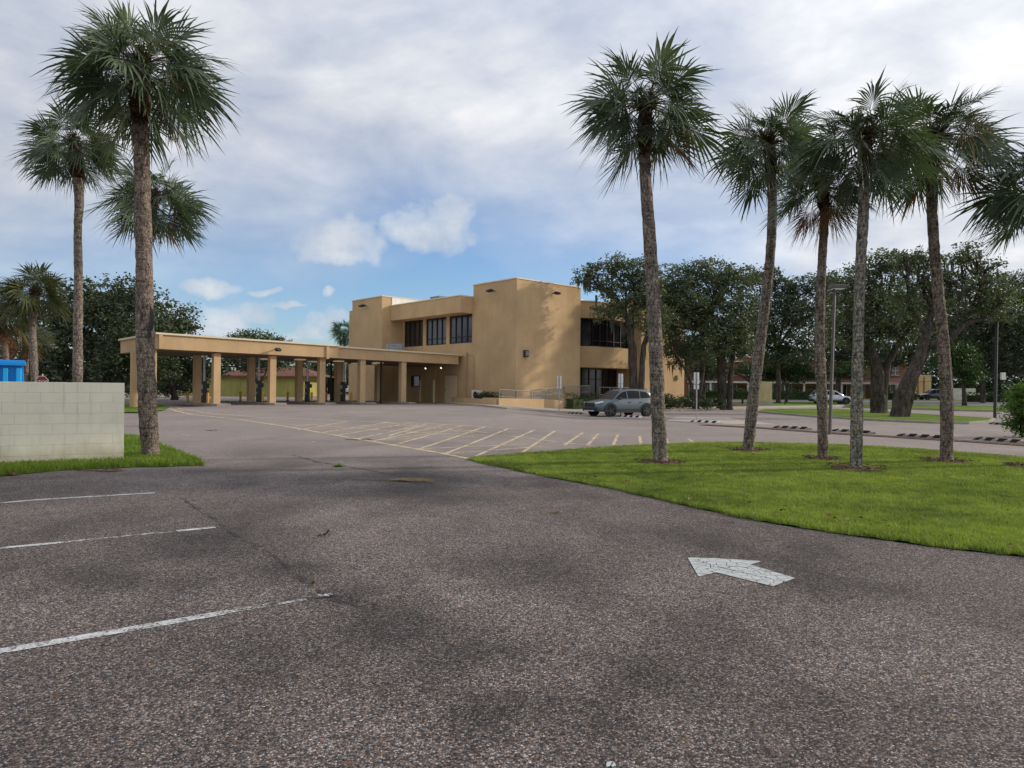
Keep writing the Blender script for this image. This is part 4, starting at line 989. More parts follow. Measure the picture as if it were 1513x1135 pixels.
oak('oak_tree', 'far oak whose top shows above the middle of the canopy', [[(360, 585, 5), (362, 560, 5), (362, 530, 5)]], 92,
    [(368, 497, 24, 11), (345, 503, 18, 9), (395, 501, 20, 8), (415, 505, 12, 7), (370, 525, 45, 22), (430, 530, 40, 18)], 'oak_leaf', .28, .9, 5, group='oaks behind the canopy')
oak('shrub_row_tree', 'dense dark bushy tree at ground level left of the lanes', [[(300, 590, 5), (300, 575, 4)]], 72,
    [(280, 565, 32, 18), (215, 572, 35, 16), (250, 568, 30, 20)], 'oak_leaf_dark', .24, 1.0, 6, group='oaks behind the canopy')
oak('street_tree', 'small dark tree beyond the lanes near the white building', [[(470, 588, 4), (470, 560, 4)]], 98, [(470, 535, 26, 16), (505, 545, 22, 12), (455, 560, 12, 12), (530, 540, 16, 14)], 'oak_leaf_dark', .3, .7, 7)
# right hand oaks
oak('oak_tree', 'gnarled twin-trunked oak in front of the bank entrance', [[(936, 603, 13), (936, 560, 12), (934, 515, 12), (930, 485, 9), (922, 455, 6)], [(946, 603, 10), (948, 560, 9), (951, 510, 8), (964, 482, 6)], [(934, 500, 7), (920, 482, 5), (905, 474, 4)]], 56,
    [(872, 405, 22, 13), (905, 395, 28, 16), (935, 400, 30, 20), (900, 425, 28, 14), (930, 440, 34, 26), (896, 462, 28, 14), (955, 425, 26, 30), (962, 470, 30, 30), (862, 412, 13, 7)], 'oak_leaf', .17, .85, 8, moss=16, twigs=7, clump=.42, fill=.3, group='oaks beside the bank')
oak('small_tree', 'small leaning tree with bare twisting stem at the bank right corner', [[(1026, 600, 7), (1024, 575, 6), (1012, 545, 4), (996, 520, 3)], [(1030, 600, 6), (1036, 570, 5), (1040, 540, 4)]], 60,
    [(1000, 505, 24, 15), (1030, 520, 24, 20), (985, 480, 22, 18)], 'oak_leaf', .17, .7, 9, moss=10, clump=.42)
oak('oak_tree', 'massive dark oak with double trunk right of the bank', [[(1066, 602, 15), (1067, 570, 14), (1065, 530, 13), (1055, 500, 9)], [(1078, 602, 9), (1079, 560, 8), (1083, 520, 7)]], 62,
    [(1000, 412, 38, 22), (1045, 405, 40, 22), (1085, 412, 36, 20), (990, 445, 30, 26), (988, 478, 26, 20), (1020, 450, 50, 34), (1075, 455, 50, 36), (1050, 500, 60, 30), (1090, 505, 30, 26), (1010, 520, 30, 22)], 'oak_leaf', .2, 1.0, 10, moss=12, twigs=5, clump=.5, group='oaks right of the bank')
oak('oak_tree', 'wide dark oak filling the gap behind the slanting palm', [[(1150, 594, 7), (1150, 560, 7), (1148, 520, 6)]], 84,
    [(1120, 412, 36, 16), (1165, 425, 36, 18), (1140, 460, 50, 32), (1190, 455, 42, 26), (1110, 490, 42, 30), (1175, 500, 50, 24), (1150, 525, 45, 14), (1215, 420, 26, 16)], 'oak_leaf_dark', .26, .95, 11, twigs=4, clump=.7, group='oaks right of the bank')
oak('oak_tree', 'thick upright oak on the kerbed grass island, left of the leaning one', [[(1297, 613, 23), (1297, 580, 20), (1296, 550, 19), (1290, 525, 13), (1280, 500, 9)], [(1304, 612, 13), (1306, 570, 12), (1312, 535, 10), (1330, 505, 7)], [(1296, 540, 8), (1275, 515, 6), (1262, 508, 4)]], 53,
    [(1262, 412, 34, 18), (1300, 390, 34, 18), (1330, 395, 30, 20), (1280, 440, 40, 28), (1320, 440, 40, 28), (1250, 460, 34, 30), (1300, 490, 45, 24), (1345, 480, 30, 28), (1255, 500, 26, 20)], 'oak_leaf', .19, .85, 12, moss=22, twigs=6, clump=.5, group='oaks on the kerbed island')
oak('oak_tree', 'leaning oak with sprawling limbs on the kerbed grass island', [[(1327, 620, 26), (1333, 585, 22), (1345, 555, 17), (1360, 525, 14), (1370, 490, 12), (1378, 455, 9)], [(1338, 619, 11), (1346, 585, 9), (1352, 560, 8), (1372, 520, 7)], [(1368, 495, 9), (1355, 470, 7), (1345, 460, 5)], [(1366, 510, 9), (1400, 505, 8), (1425, 480, 7), (1460, 468, 5)], [(1372, 480, 6), (1410, 470, 6), (1440, 460, 4)]], 45,
    [(1340, 378, 26, 10), (1372, 385, 34, 14), (1420, 380, 34, 10), (1460, 392, 24, 8), (1360, 415, 36, 22), (1405, 415, 40, 22), (1450, 425, 40, 24), (1385, 448, 30, 14), (1340, 450, 26, 22), (1480, 450, 30, 26), (1430, 366, 18, 6), (1450, 455, 30, 14)], 'oak_leaf', .165, .62, 13, moss=22, twigs=9, clump=.42, fill=.3, group='oaks on the kerbed island')
oak('oak_tree', 'dark oak mass behind the black light pole at the far right', [[(1452, 596, 7), (1452, 560, 7), (1452, 530, 6)]], 95,
    [(1470, 430, 45, 24), (1513, 440, 40, 30), (1480, 480, 50, 34), (1440, 480, 40, 34), (1500, 530, 45, 34), (1460, 535, 40, 26), (1540, 500, 40, 50), (1400, 500, 36, 30)], 'oak_leaf_dark', .28, .95, 14, clump=.8, group='oaks along the street')
oak('oak_tree', 'far dark oak between the light pole and the upright oak', [[(1240, 592, 5), (1240, 560, 5), (1238, 530, 5)]], 105,
    [(1235, 430, 34, 20), (1225, 480, 45, 32), (1265, 520, 45, 22), (1215, 525, 40, 14), (1280, 470, 40, 34)], 'oak_leaf_dark', .3, .9, 15, clump=.8, group='oaks along the street')
oak('oak_tree', 'far dark oak behind the leaning oak trunk', [[(1345, 592, 5), (1345, 560, 5), (1345, 530, 5)]], 108,
    [(1330, 470, 45, 34), (1375, 500, 40, 24), (1320, 525, 40, 20), (1380, 440, 34, 28), (1400, 470, 36, 34)], 'oak_leaf_dark', .3, .9, 16, clump=.8, group='oaks along the street')
oak('oak_tree', 'far dark oak just right of the bank end wall', [[(1040, 592, 5), (1040, 560, 5)]], 90, [(1020, 470, 30, 40), (1030, 530, 36, 24), (1050, 545, 30, 14)], 'oak_leaf_dark', .28, .9, 17, clump=.7, group='oaks along the street')
oak('street_tree', 'bright green small tree in front of the brick shops', [[(1162, 592, 4), (1162, 572, 3), (1158, 560, 2)], [(1162, 575, 2), (1168, 560, 2)]], 88, [(1150, 545, 32, 14), (1172, 552, 30, 14), (1195, 552, 14, 10), (1160, 534, 22, 10), (1135, 555, 16, 9), (1185, 540, 12, 10)], 'mid_leaf', .24, 1.1, 18, clump=.6, group='small street trees')
oak('street_tree', 'round bright green tree right of the leaning palm trunk', [[(1425, 594, 6), (1424, 572, 5), (1424, 555, 4)]], 82, [(1420, 540, 28, 20), (1400, 530, 20, 20), (1434, 555, 18, 14), (1418, 520, 18, 12)], 'mid_leaf', .24, 1.1, 19, clump=.6, group='small street trees')
oak('street_tree', 'small green tree over the brick shops at the upright oak', [[(1236, 590, 3), (1236, 565, 3)]], 100, [(1240, 548, 24, 12), (1262, 550, 18, 12)], 'mid_leaf', .26, 1.0, 20, clump=.6, group='small street trees')
oak('street_tree', 'green tree left of the double-trunked oak', [[(1108, 590, 3), (1108, 565, 3)]], 98, [(1102, 546, 18, 12), (1050, 552, 20, 10)], 'mid_leaf', .26, 1.0, 27, clump=.6, group='small street trees')
oak('shrub', 'light green leafy shrub at the right edge by the wheel stops', [[(1510, 645, 3), (1508, 620, 2)]], 26, [(1508, 580, 14, 14), (1500, 608, 16, 14), (1518, 600, 20, 30), (1492, 630, 9, 8), (1512, 632, 14, 12), (1530, 615, 22, 34)], 'bright_leaf', .085, 1.2, 28, cat='shrub', clump=.22)
# distant wood
def far_mass(label, pxs, Yd, seed, name='distant_trees'):
    B = []
    for px, py, rx, ry in pxs: s = Yd / F; B.append((pix(px, py, Yd), rx * s, 5, ry * s))
    V, Fc = leaf_cloud(B, .55, .8, seed, clump=1.3); o = npmesh(name, V, Fc, 'oak_leaf_dark'); o['kind'] = 'stuff'; o['label'] = label; o['category'] = 'woods'
far_mass('dark wood closing the view beyond the street', [(x, 545, 34, 36) for x in range(1000, 1640, 45)] + [(x, 500, 34, 30) for x in range(1410, 1640, 45)] + [(x, 578, 30, 14) for x in range(1380, 1660, 36)], 150, 40)
far_mass('dark wood closing the view behind the left palms', [(x, 545, 40, 40) for x in range(-90, 300, 50)] + [(x, 555, 30, 14) for x in range(300, 560, 50)], 110, 41)

# hedges and bushes
hedge('hedge', 'clipped dark green hedge between the ramp and the silver-green car', [P(-1.5, 4.4), P(-1.5, 8.8)], .9, 1.0, 'hedge_leaf', .10, cat='hedge', seed=2, z0=.1, group=None)
hedge('planter_shrubs', 'dark green leafy shrubs in the tan planter beside the condenser', [P(3.2, -1.0), P(.2, -1.6)], .8, .45, 'hedge_leaf', .10, cat='shrub', seed=3, z0=.42)
for i, (px, Yd, rx, ry, lab) in enumerate(((984, 58, 12, 11, 'behind the tall left palm trunk'), (1012, 59, 12, 9, 'at the bank right corner'), (1036, 60, 13, 8, 'under the leaning small tree'), (1058, 61, 10, 7, 'at the foot of the double-trunked oak'), (997, 57, 9, 6, 'lowest at the bed edge by the bank corner'), (1044, 58, 10, 5, 'in front of the double-trunked oak'))):
    s = Yd / F; bl = [(pix(px, 599 - ry * .6, Yd), rx * s, rx * s * .8, ry * s), (pix(px + rx * .5, 599 - ry * .3, Yd), rx * s * .6, rx * s * .6, ry * s * .7)]
    base = gz(bl[0][0].x, bl[0][0].y); t = thing('bush', 'dark green bush ' + lab, 'bush', base, 'bushes in the bed right of the bank')
    V, Fc = leaf_cloud(bl, .12, 1.1, 60 + i, clump=.28); npmesh('foliage', V, Fc, 'hedge_leaf', t)
def line_px(px0, px1, Yd): return [((px0 - 756.5) / F * Yd, Yd), ((px1 - 756.5) / F * Yd, Yd)]
hedge('hedge', 'clipped green hedge along the brick shops', line_px(1018, 1208, 104), 1.2, 1.35, 'mid_leaf', .2, seed=4, group='hedges along the street')
hedge('hedge', 'clipped hedge behind the dark car', line_px(1310, 1352, 110), 1.2, 1.3, 'mid_leaf', .2, seed=5, group='hedges along the street')
hedge('hedge', 'clipped hedge at the far right beyond the black light pole', line_px(1425, 1520, 100), 1.2, 1.2, 'mid_leaf', .2, seed=6, group='hedges along the street')
sheet('planting_bed', hits([(985, 604), (1060, 602.8), (1115, 601.5), (1090, 597), (1000, 597), (960, 600), (880, 603), (930, 604.5)]), 'mulch', .14)

# ------------------------------------------------------------------ far buildings
def fp(px, Yd): return (px - 756.5) / F * Yd
def zpx(py, px, Yd): return pix(px, py, Yd).z
YB = 122
bs = thing('brick_shops', 'long two-storey brick shop building with dark red awning and white posts', 'building', (fp(1170, YB), YB, .6))
def bb(m, px0, px1, y0, y1, Yd, dep=.3, off=0):
    x0, x1 = fp(px0, Yd), fp(px1, Yd); c = (px0 + px1) / 2; z0, z1 = zpx(y1, c, Yd), zpx(y0, c, Yd); m.box(((x0 + x1) / 2, Yd + dep / 2 - off, (z0 + z1) / 2), (abs(x1 - x0), dep, z1 - z0))
m = MB(); bb(m, 1010, 1340, 534, 595, YB, 8); bb(m, 1095, 1125, 528, 594, YB, 8.2, .4); bb(m, 1178, 1215, 530, 594, YB, 8.2, .4); m.build('wall', 'red_brick', bs)
m = MB()
for a, b, y in ((1010, 1094.8, 533), (1125.2, 1177.8, 533), (1215.2, 1340, 533), (1094, 1126, 527), (1177, 1216, 529)): bb(m, a, b, y, y + 1.6, YB, .5, .6)
m.build('cornice', 'white_trim', bs)
m = MB(); x0, x1 = fp(1010, YB), fp(1340, YB); za, zb = zpx(557, 1170, YB), zpx(565, 1170, YB)
m.add([(x0, YB - .5, za), (x1, YB - .5, za), (x1, YB - 3, zb), (x0, YB - 3, zb)], [(3, 2, 1, 0)]); m.build('awning', 'canvas_red', bs)
m = MB(); m.box(((x0 + x1) / 2, YB - 2.9, zb - .1), (x1 - x0, .2, .3)); m.build('awning_beam', 'white_trim', bs)
for px in range(1016, 1340, 27):
    m = MB(); m.box((fp(px, YB), YB - 2.85, zb / 2 + .1), (.28, .22, zb - .5)); m.build('post', 'white_trim', bs)
for px in range(1026, 1330, 27):
    m = MB(); bb(m, px - 8, px + 8, 567.5, 592, YB, .2, .1); f = m.build('shop_window', 'dark_glass', bs)
    m = MB(); bb(m, px - 1, px + 1, 567.5, 592, YB, .2, .2); bb(m, px - 8.6, px - 7.6, 567.5, 592, YB, .2, .2); bb(m, px + 7.6, px + 8.6, 567.5, 592, YB, .2, .2); m.build('frame', 'white_trim', f, origin=bs.location)
for px in (1040, 1068, 1104, 1145, 1168, 1225, 1260, 1295, 1322):
    m = MB(); bb(m, px - 5, px + 5, 541, 554, YB, .2, .12 if not 1095 < px < 1125 else .5); f = m.build('window', 'tinted_glass', bs)
    m = MB(); o_ = .2 if not 1095 < px < 1125 else .58; bb(m, px - .4, px + .4, 541, 554, YB, .2, o_); bb(m, px - 5.8, px + 5.8, 554, 555, YB, .2, o_); bb(m, px - 5, px + 5, 547, 547.7, YB, .18, o_); m.build('frame', 'white_trim', f, origin=bs.location)
tb = thing('tan_building', 'small tan building with vertical wall panels behind the dark car', 'building', (fp(1362, 130), 130, .6))
m = MB(); bb(m, 1342, 1376, 554, 592, 130, 6); m.build('wall', 'stucco_pale', tb)
for px in (1350, 1359, 1368):
    m = MB(); bb(m, px - 3, px + 3, 556, 590, 130, .4, .35); m.build('wall_panel', 'stucco', tb)
m = MB(); m.box((fp(1420, 116), 116, 1.5), (4.6, .3, 2.1)); o = m.build('white_wall', 'white_wall', origin=(fp(1420, 116), 116, .6)); tag(o, 'short pale wall right of the leaning palm trunk by the street', 'wall')
YG = 84
gb = thing('green_building', 'low yellow-green building with a clay tile roof beyond the lanes', 'building', (fp(390, YG), YG, .6))
m = MB(); bb(m, 322, 449, 554.5, 586, YG, 9); m.build('wall', 'stucco_green', gb)
m = MB(); x0, x1 = fp(318, YG), fp(470, YG); za, zb = zpx(541, 390, YG), zpx(555.5, 390, YG)
m.add([(x0, YG - .6, zb), (x1, YG - .6, zb), (x1 - 3, YG + 4.2, za), (x0 + 3, YG + 4.2, za), (x1, YG + 9, zb), (x0, YG + 9, zb), (x0, YG - .6, zb - .15), (x1, YG - .6, zb - .15)], [(0, 1, 2, 3), (3, 2, 4, 5), (1, 4, 2), (0, 3, 5), (6, 7, 1, 0)]); m.build('roof', 'clay_tiles', gb)
m = MB(); bb(m, 270, 318, 553, 584, 88, 6); o_ = thing('green_shed', 'plain grey-green wall building left of the clay-tiled one', 'building', (fp(294, 88), 88, .5)); m.build('wall', 'stucco_green', o_)
m = MB(); bb(m, 269, 319, 551.6, 553, 88, 6.4, .2); m.build('roof_edge', 'white_trim', o_)
wb_ = thing('white_building', 'long pale flat building across the street seen under the canopy', 'building', (fp(500, 118), 118, .6))
m = MB(); bb(m, 470, 560, 555, 592, 118, 8); m.build('wall', 'white_wall', wb_)
m = MB(); bb(m, 478, 552, 566, 590, 118, .2, .1); m.build('shop_window', 'dark_glass', wb_)

# ------------------------------------------------------------------ block wall, dumpster, stop sign
wa = hit(-260, 706); wa = Vector((-12.0, 12.2, 0)); A0 = pix(0, 690, 13.5); B0 = pix(182.5, 683.5, 14.55)
dr_ = Vector((B0.x - A0.x, B0.y - A0.y, 0)).normalized(); B0 = Vector((B0.x, B0.y, 0)); A1 = B0 - dr_ * 7.2
wrz = math.atan2(dr_.y, dr_.x)
bw = bpy.data.objects.new('x', None); 
wt = thing('block_wall', 'low cream painted concrete block wall at the left edge', 'wall', (B0.x, B0.y, -.02)); wt.rotation_euler = (0, 0, wrz)
m = MB(); m.box((-3.6, .1, .82), (7.2, .2, 1.64)); me_ = m.build('blockwork', 'painted_block', bevel=.008); me_.parent = wt
m = MB(); m.tube([(-1.05, -.012, 1.63), (-1.05, -.012, 1.2), (-1.06, -.012, 1.02)], [.006, .006, .004], 4); c_ = m.build('stain_drip', 'white_metal'); c_.parent = wt
xr = pix(42, 560, 18.0).x; zt_ = pix(20, 533, 18.0).z; dmp = thing('dumpster', 'bright blue ribbed steel dumpster behind the block wall', 'dumpster', (xr, 17.95, 0)); dmp.rotation_euler = (0, 0, rad(34))
m = MB(); x0 = xr - 2.6
m.add([(x0, 18, .1), (xr + .03, 18, .1), (xr + .03, 19.8, .1), (x0, 19.8, .1), (x0, 17.9, zt_ - .12), (xr - .1, 17.9, zt_ - .12), (xr - .1, 19.9, zt_ - .12), (x0, 19.9, zt_ - .12)], [(3, 2, 1, 0), (0, 1, 5, 4), (1, 2, 6, 5), (2, 3, 7, 6), (3, 0, 4, 7)]); m.build('body', 'blue_paint', dmp)
m = MB()
for k in range(9):
    x = xr - .22 - k * .27; m.add([(x, 17.86, .2), (x + .1, 17.86, .2), (x + .08, 17.80, zt_ - .2), (x + .0, 17.80, zt_ - .2), (x - .03, 17.99, .2), (x + .13, 17.99, .2), (x + .11, 17.91, zt_ - .2), (x - .03, 17.91, zt_ - .2)], [(0, 1, 2, 3), (1, 5, 6, 2), (4, 0, 3, 7), (3, 2, 6, 7)])
m.build('rib', 'blue_light', dmp)
m = MB(); m.box((x0 + (xr - x0) / 2, 17.86, zt_ - .09), (xr - x0 - .05, .16, .10)); m.box((x0 + (xr - x0) / 2, 18.9, zt_ - .02), (xr - x0 - .1, 2.0, .05)); m.build('lid', 'blue_paint', dmp, bevel=.015)
sp = pix(62, 563, 30); st = thing('stop_sign', 'red octagonal stop sign just above the block wall', 'sign', (sp.x, 30, g(sp.x, 30)))
m = MB(); m.tube([(sp.x, 30.03, g(sp.x, 30)), (sp.x, 30.03, sp.z + .3)], .03, 6); m.build('post', 'galvanised', st)
def octo(r_, y, z): return [(sp.x + r_ * math.cos(math.pi / 8 + k * math.pi / 4), y, z + r_ * math.sin(math.pi / 8 + k * math.pi / 4)) for k in range(8)]
zc_ = sp.z - .06
m = MB(); m.add(octo(.30, 30.0, zc_) , [tuple(range(8))]); m.build('border', 'white_metal', st)
m = MB(); m.add(octo(.275, 29.995, zc_), [tuple(range(8))]); m.build('plate', 'red_paint', st)
def text(s_, size, loc, rot, mat, parent, name='lettering', ext=.002):
    cu = bpy.data.curves.new(name, 'FONT'); cu.body = s_; cu.size = size; cu.align_x = 'CENTER'; cu.align_y = 'CENTER'; cu.extrude = ext
    o = bpy.data.objects.new(name, cu); dg = bpy.context.evaluated_depsgraph_get(); COL.objects.link(o); bpy.context.view_layer.update(); me = bpy.data.meshes.new_from_object(o.evaluated_get(bpy.context.evaluated_depsgraph_get()))
    COL.objects.unlink(o); bpy.data.objects.remove(o); me.materials.clear(); me.materials.append(MATS[mat]); q = bpy.data.objects.new(name, me); COL.objects.link(q); q.parent = parent; q.location = Vector(loc) - Vector(parent.location); q.rotation_euler = rot; return q
text('STOP', .21, (sp.x, 29.988, zc_), (math.pi / 2, 0, 0), 'white_metal', st)

# ------------------------------------------------------------------ cars
def car(name, label, loc, rz, paint, L=4.6, Wd=1.86, Hh=1.69, group=None, steer=0.0, clad='cladding', detail=True):
    root = thing(name, label, 'car', loc, group); root.rotation_euler = (0, 0, rz)
    def b_(m, nm, mat, par=root, **k):
        o = m.build(nm, mat, **k); o.parent = par; return o
    w = Wd / 2; wf, wr = L * .30, -L * .285; R = .36
    # body loft (x stations): (x, half width factor, z top, z bottom)
    st_ = [(-L / 2, .80, .98, .48), (-L / 2 + .06, .90, 1.05, .36), (-L / 2 + .3, .97, 1.10, .30), (-1.2, 1.0, 1.08, .27), (-.3, 1.0, 1.05, .27), (.6, 1.0, 1.03, .27), (1.0, 1.0, 1.04, .27), (1.5, .985, .99, .28), (L / 2 - .32, .94, .90, .30), (L / 2 - .1, .86, .80, .36), (L / 2, .74, .70, .46)]
    m = MB(); n = 0
    for (x, f, zt, zb) in st_:
        ww = w * f; half = [(ww * .86, zb), (ww * .985, zb + .12), (ww, zb + (zt - zb) * .5), (ww * .975, zt - .14), (ww * .90, zt - .03), (ww * .70, zt + .015), (0, zt + .03)]
        sec = half + [(-a, b) for a, b in half[-2::-1]]; m.v += [(x, a, b) for a, b in sec]; n = len(sec)
    for i in range(len(st_) - 1):
        for k in range(n): m.f.append((i * n + k, i * n + (k + 1) % n, (i + 1) * n + (k + 1) % n, (i + 1) * n + k)); m.m.append(0)
    m.f += [tuple(range(n - 1, -1, -1)), tuple(range((len(st_) - 1) * n, len(st_) * n))]; m.m += [0, 0]
    body = b_(m, 'body', paint, smooth=True); md = body.modifiers.new('b', 'BEVEL'); md.width = .03; md.segments = 2; md.limit_method = 'ANGLE'; md.angle_limit = .6
    # greenhouse
    gs = [(-L / 2 + .12, .78, 1.10, 1.12, .70), (-L / 2 + .42, .86, 1.08, Hh - .14, .68), (-L / 2 + .75, .88, 1.06, Hh - .035, .69), (-.5, .90, 1.04, Hh, .70), (.15, .90, 1.03, Hh - .03, .70), (.42, .89, 1.03, Hh - .10, .68), (1.18, .84, 1.02, 1.05, .74)]
    def section(x, f, zb, zt, ft): return [(w * f, zb - .03), (w * (f * .35 + ft * .65) , zt - (zt - zb) * .32), (w * ft, zt - .03), (w * ft * .85, zt), (0, zt + .015)]
    m = MB()
    for s_ in gs:
        h = section(*s_); sec = h + [(-a, b) for a, b in h[-2::-1]]; m.v += [(s_[0], a, b) for a, b in sec]; n = len(sec)
    for i in range(len(gs) - 1):
        for k in range(n - 1): m.f.append((i * n + k, i * n + k + 1, (i + 1) * n + k + 1, (i + 1) * n + k)); m.m.append(0)
    m.f += [tuple(range(n - 1, -1, -1)), tuple(range((len(gs) - 1) * n, len(gs) * n))]; m.m += [0, 0]
    b_(m, 'roof', paint, smooth=True)
    for sg in (1, -1):
        def sy(x, z):   # side surface of the greenhouse
            for a, b2 in zip(gs, gs[1:]):
                if a[0] <= x <= b2[0]:
                    t = (x - a[0]) / (b2[0] - a[0]); f = a[1] + (b2[1] - a[1]) * t; zb = a[2] + (b2[2] - a[2]) * t; zt = a[3] + (b2[3] - a[3]) * t; ft = a[4] + (b2[4] - a[4]) * t; break
            y1, z1 = w * f, zb - .03; y2, z2 = w * (f * .35 + ft * .65), zt - (zt - zb) * .32; y3, z3 = w * ft, zt - .03
            y = y1 + (y2 - y1) * (z - z1) / (z2 - z1 + 1e-6) if z < z2 else y2 + (y3 - y2) * (z - z2) / (z3 - z2 + 1e-6)
            return sg * (y + .012)
        for poly in ([(.10, 1.10), (.92, 1.10), (.46, Hh - .24), (.10, Hh - .13)], [(.02, 1.10), (.02, Hh - .12), (-.45, Hh - .10), (-.88, Hh - .12), (-.88, 1.11)], [(-.95, 1.12), (-.95, Hh - .13), (-1.42, Hh - .17), (-1.82, 1.16)]):
            m = MB(); N_ = 6; q = [Vector((a, b)) for a, b in poly]
            # subdivide edges then fan
            ring = []
            for a, b in zip(q, q[1:] + q[:1]):
                for k in range(N_): ring.append(a.lerp(b, k / N_))
            cx = sum((a for a in q), Vector((0, 0))) / len(q); vs = [(cx.x, sy(cx.x, cx.y), cx.y)] + [(a.x, sy(a.x, a.y), a.y) for a in ring]; k_ = len(ring)
            mid_ = [((a.x + cx.x) / 2, (a.y + cx.y) / 2) for a in ring]; vs += [(a, sy(a, b), b) for a, b in mid_]
            m.add(vs, [(0, 1 + k_ + k, 1 + k_ + (k + 1) % k_) for k in range(k_)] + [(1 + k_ + k, 1 + k, 1 + (k + 1) % k_, 1 + k_ + (k + 1) % k_) for k in range(k_)]); b_(m, 'side_window', 'car_glass')
        # wheels, arches, sill, door handle, mirror, lamps
        for wx, stw in ((wf, steer), (wr, 0)):
            m = MB(); ar = [(wx + math.cos(a) * r_, sg * y_, R + math.sin(a) * r_) for y_, r_ in ((w * .94, R + .13), (w * 1.03, R + .115), (w * 1.03, R + .025), (w * .9, R + .02)) for a in [(-.12 + 1.24 * k / 16) * math.pi * .80 + .16 for k in range(17)]]
            m.add(ar, [(j * 17 + k, j * 17 + k + 1, (j + 1) * 17 + k + 1, (j + 1) * 17 + k) for j in range(3) for k in range(16)]); b_(m, 'wheel_arch', clad)
            m = MB(); m.tube([(wx, sg * (w * .9), R), (wx, sg * (w * 1.012), R)], R + .04, 24); b_(m, 'arch_liner', 'rubber')
            we = bpy.data.objects.new('wheel', None)
            m = MB(); m.tube([(0, -.12, 0), (0, -.11, 0), (0, .11, 0), (0, .12, 0)], [R - .03, R, R, R - .03], 28); m.add([], [])
            tyre = b_(m, 'wheel', 'rubber', smooth=False); tyre.location = (wx, sg * (w - .10 + (.045 if stw == 0 else .04)), R); tyre.rotation_euler = (0, 0, stw)
            m = MB(); m.tube([(0, sg * .1215, 0), (0, sg * .126, 0)], .235, 20); b_(m, 'rim', 'rubber', par=tyre)
            m = MB(); m.tube([(0, sg * .122, 0), (0, sg * .135, 0)], .055, 10)
            for k in range(5):
                a = k * 2 * math.pi / 5; c, s2 = math.cos(a), math.sin(a); p = [(.05 * c - .025 * s2, .05 * s2 + .025 * c), (.05 * c + .025 * s2, .05 * s2 - .025 * c), (.23 * c + .04 * s2, .23 * s2 - .04 * c), (.23 * c - .04 * s2, .23 * s2 + .04 * c)]
                m.add([(x_, sg * .131, z_) for x_, z_ in p], [(0, 1, 2, 3) if sg < 0 else (3, 2, 1, 0)])
            b_(m, 'spokes', 'alloy', par=tyre)
        m = MB(); m.box(((wf + wr) / 2, sg * w * .985, .36), (wf - wr - 2 * R - .05, .07, .24)); b_(m, 'sill', clad)
        for hx in (-.0, -.85): m = MB(); m.box((hx - .05, sg * (w * .985 + .015), .90), (.2, .03, .035)); b_(m, 'door_handle', paint)
        m = MB(); m.box((.78, sg * (w * .93 + .13), 1.10), (.16, .2, .13)); b_(m, 'mirror', clad, bevel=.03)
        m = MB(); m.add([(L / 2 - .03, sg * w * .55, .80), (L / 2 - .12, sg * w * .84, .80), (L / 2 - .42, sg * w * .955, .88), (L / 2 - .40, sg * w * .90, .935), (L / 2 - .14, sg * w * .80, .88), (L / 2 - .04, sg * w * .55, .855)], [(0, 1, 2, 3, 4, 5) if sg < 0 else (5, 4, 3, 2, 1, 0)])
        b_(m, 'headlight', 'headlight').location = (.03, sg * .02, -.0)
        m = MB(); m.box((-L / 2 + .10, sg * w * .80, .98), (.22, .3, .13)); b_(m, 'tail_light', 'tail_lamp', bevel=.02)
    # windscreen and rear window
    def gl(xa, za, ya, xb, zb, yb, nm, off):
        m = MB(); m.add([(xa + off, -ya, za), (xa + off, ya, za), (xb + off, yb, zb), (xb + off, -yb, zb)], [(0, 1, 2, 3)]); b_(m, nm, 'car_glass')
    gl(1.14, 1.09, w * .74, .46, Hh - .11, w * .60, 'windscreen', .035); gl(-L / 2 + .14, 1.16, w * .70, -L / 2 + .42, Hh - .15, w * .58, 'rear_window', -.03)
    m = MB(); m.box((L / 2 - .0, 0, .72), (.1, w * 1.05, .22)); b_(m, 'grille', clad, bevel=.02)
    m = MB(); m.box((L / 2 - .06, 0, .42), (.2, w * 1.5, .22)); b_(m, 'bumper', clad, bevel=.03)
    m = MB(); m.box((L / 2 + .03, 0, .35), (.08, w * 1.1, .07)); b_(m, 'skid_plate', 'bumper_silver', bevel=.015)
    m = MB(); m.box((-L / 2 + .05, 0, .45), (.2, w * 1.6, .28)); b_(m, 'bumper', clad, bevel=.03)
    for sg in (1, -1):
        m = MB(); m.tube([(-1.6, sg * w * .60, Hh - .02), (-1.5, sg * w * .61, Hh + .04), (.1, sg * w * .61, Hh + .03), (.25, sg * w * .60, Hh - .05)], .018, 6); b_(m, 'roof_rail', clad)
    return root
cx, cy = 6.75, 44.2
car('parked_car', 'grey-green sport utility car with black wheel arches parked by the bank entrance', (cx, cy, g(cx, cy)), rad(180 + 28), 'car_paint', steer=rad(-14), group='cars')
car('parked_car', 'silver sport utility car driving on the far street behind the light pole', (fp(1228, 84), 84, g(40, 84)), rad(-4), 'car_silver', Hh=1.66, group='cars')
car('parked_car', 'dark navy sport utility car on the far street left of the leaning palm', (fp(1380, 112), 112, g(60, 112)), rad(178), 'car_navy', L=4.9, Hh=1.75, group='cars')
car('parked_car', 'white car parked far beyond the drive-through lanes', (fp(508, 104), 104, g(-24, 104)), rad(20), 'car_white', Hh=1.5, group='cars')

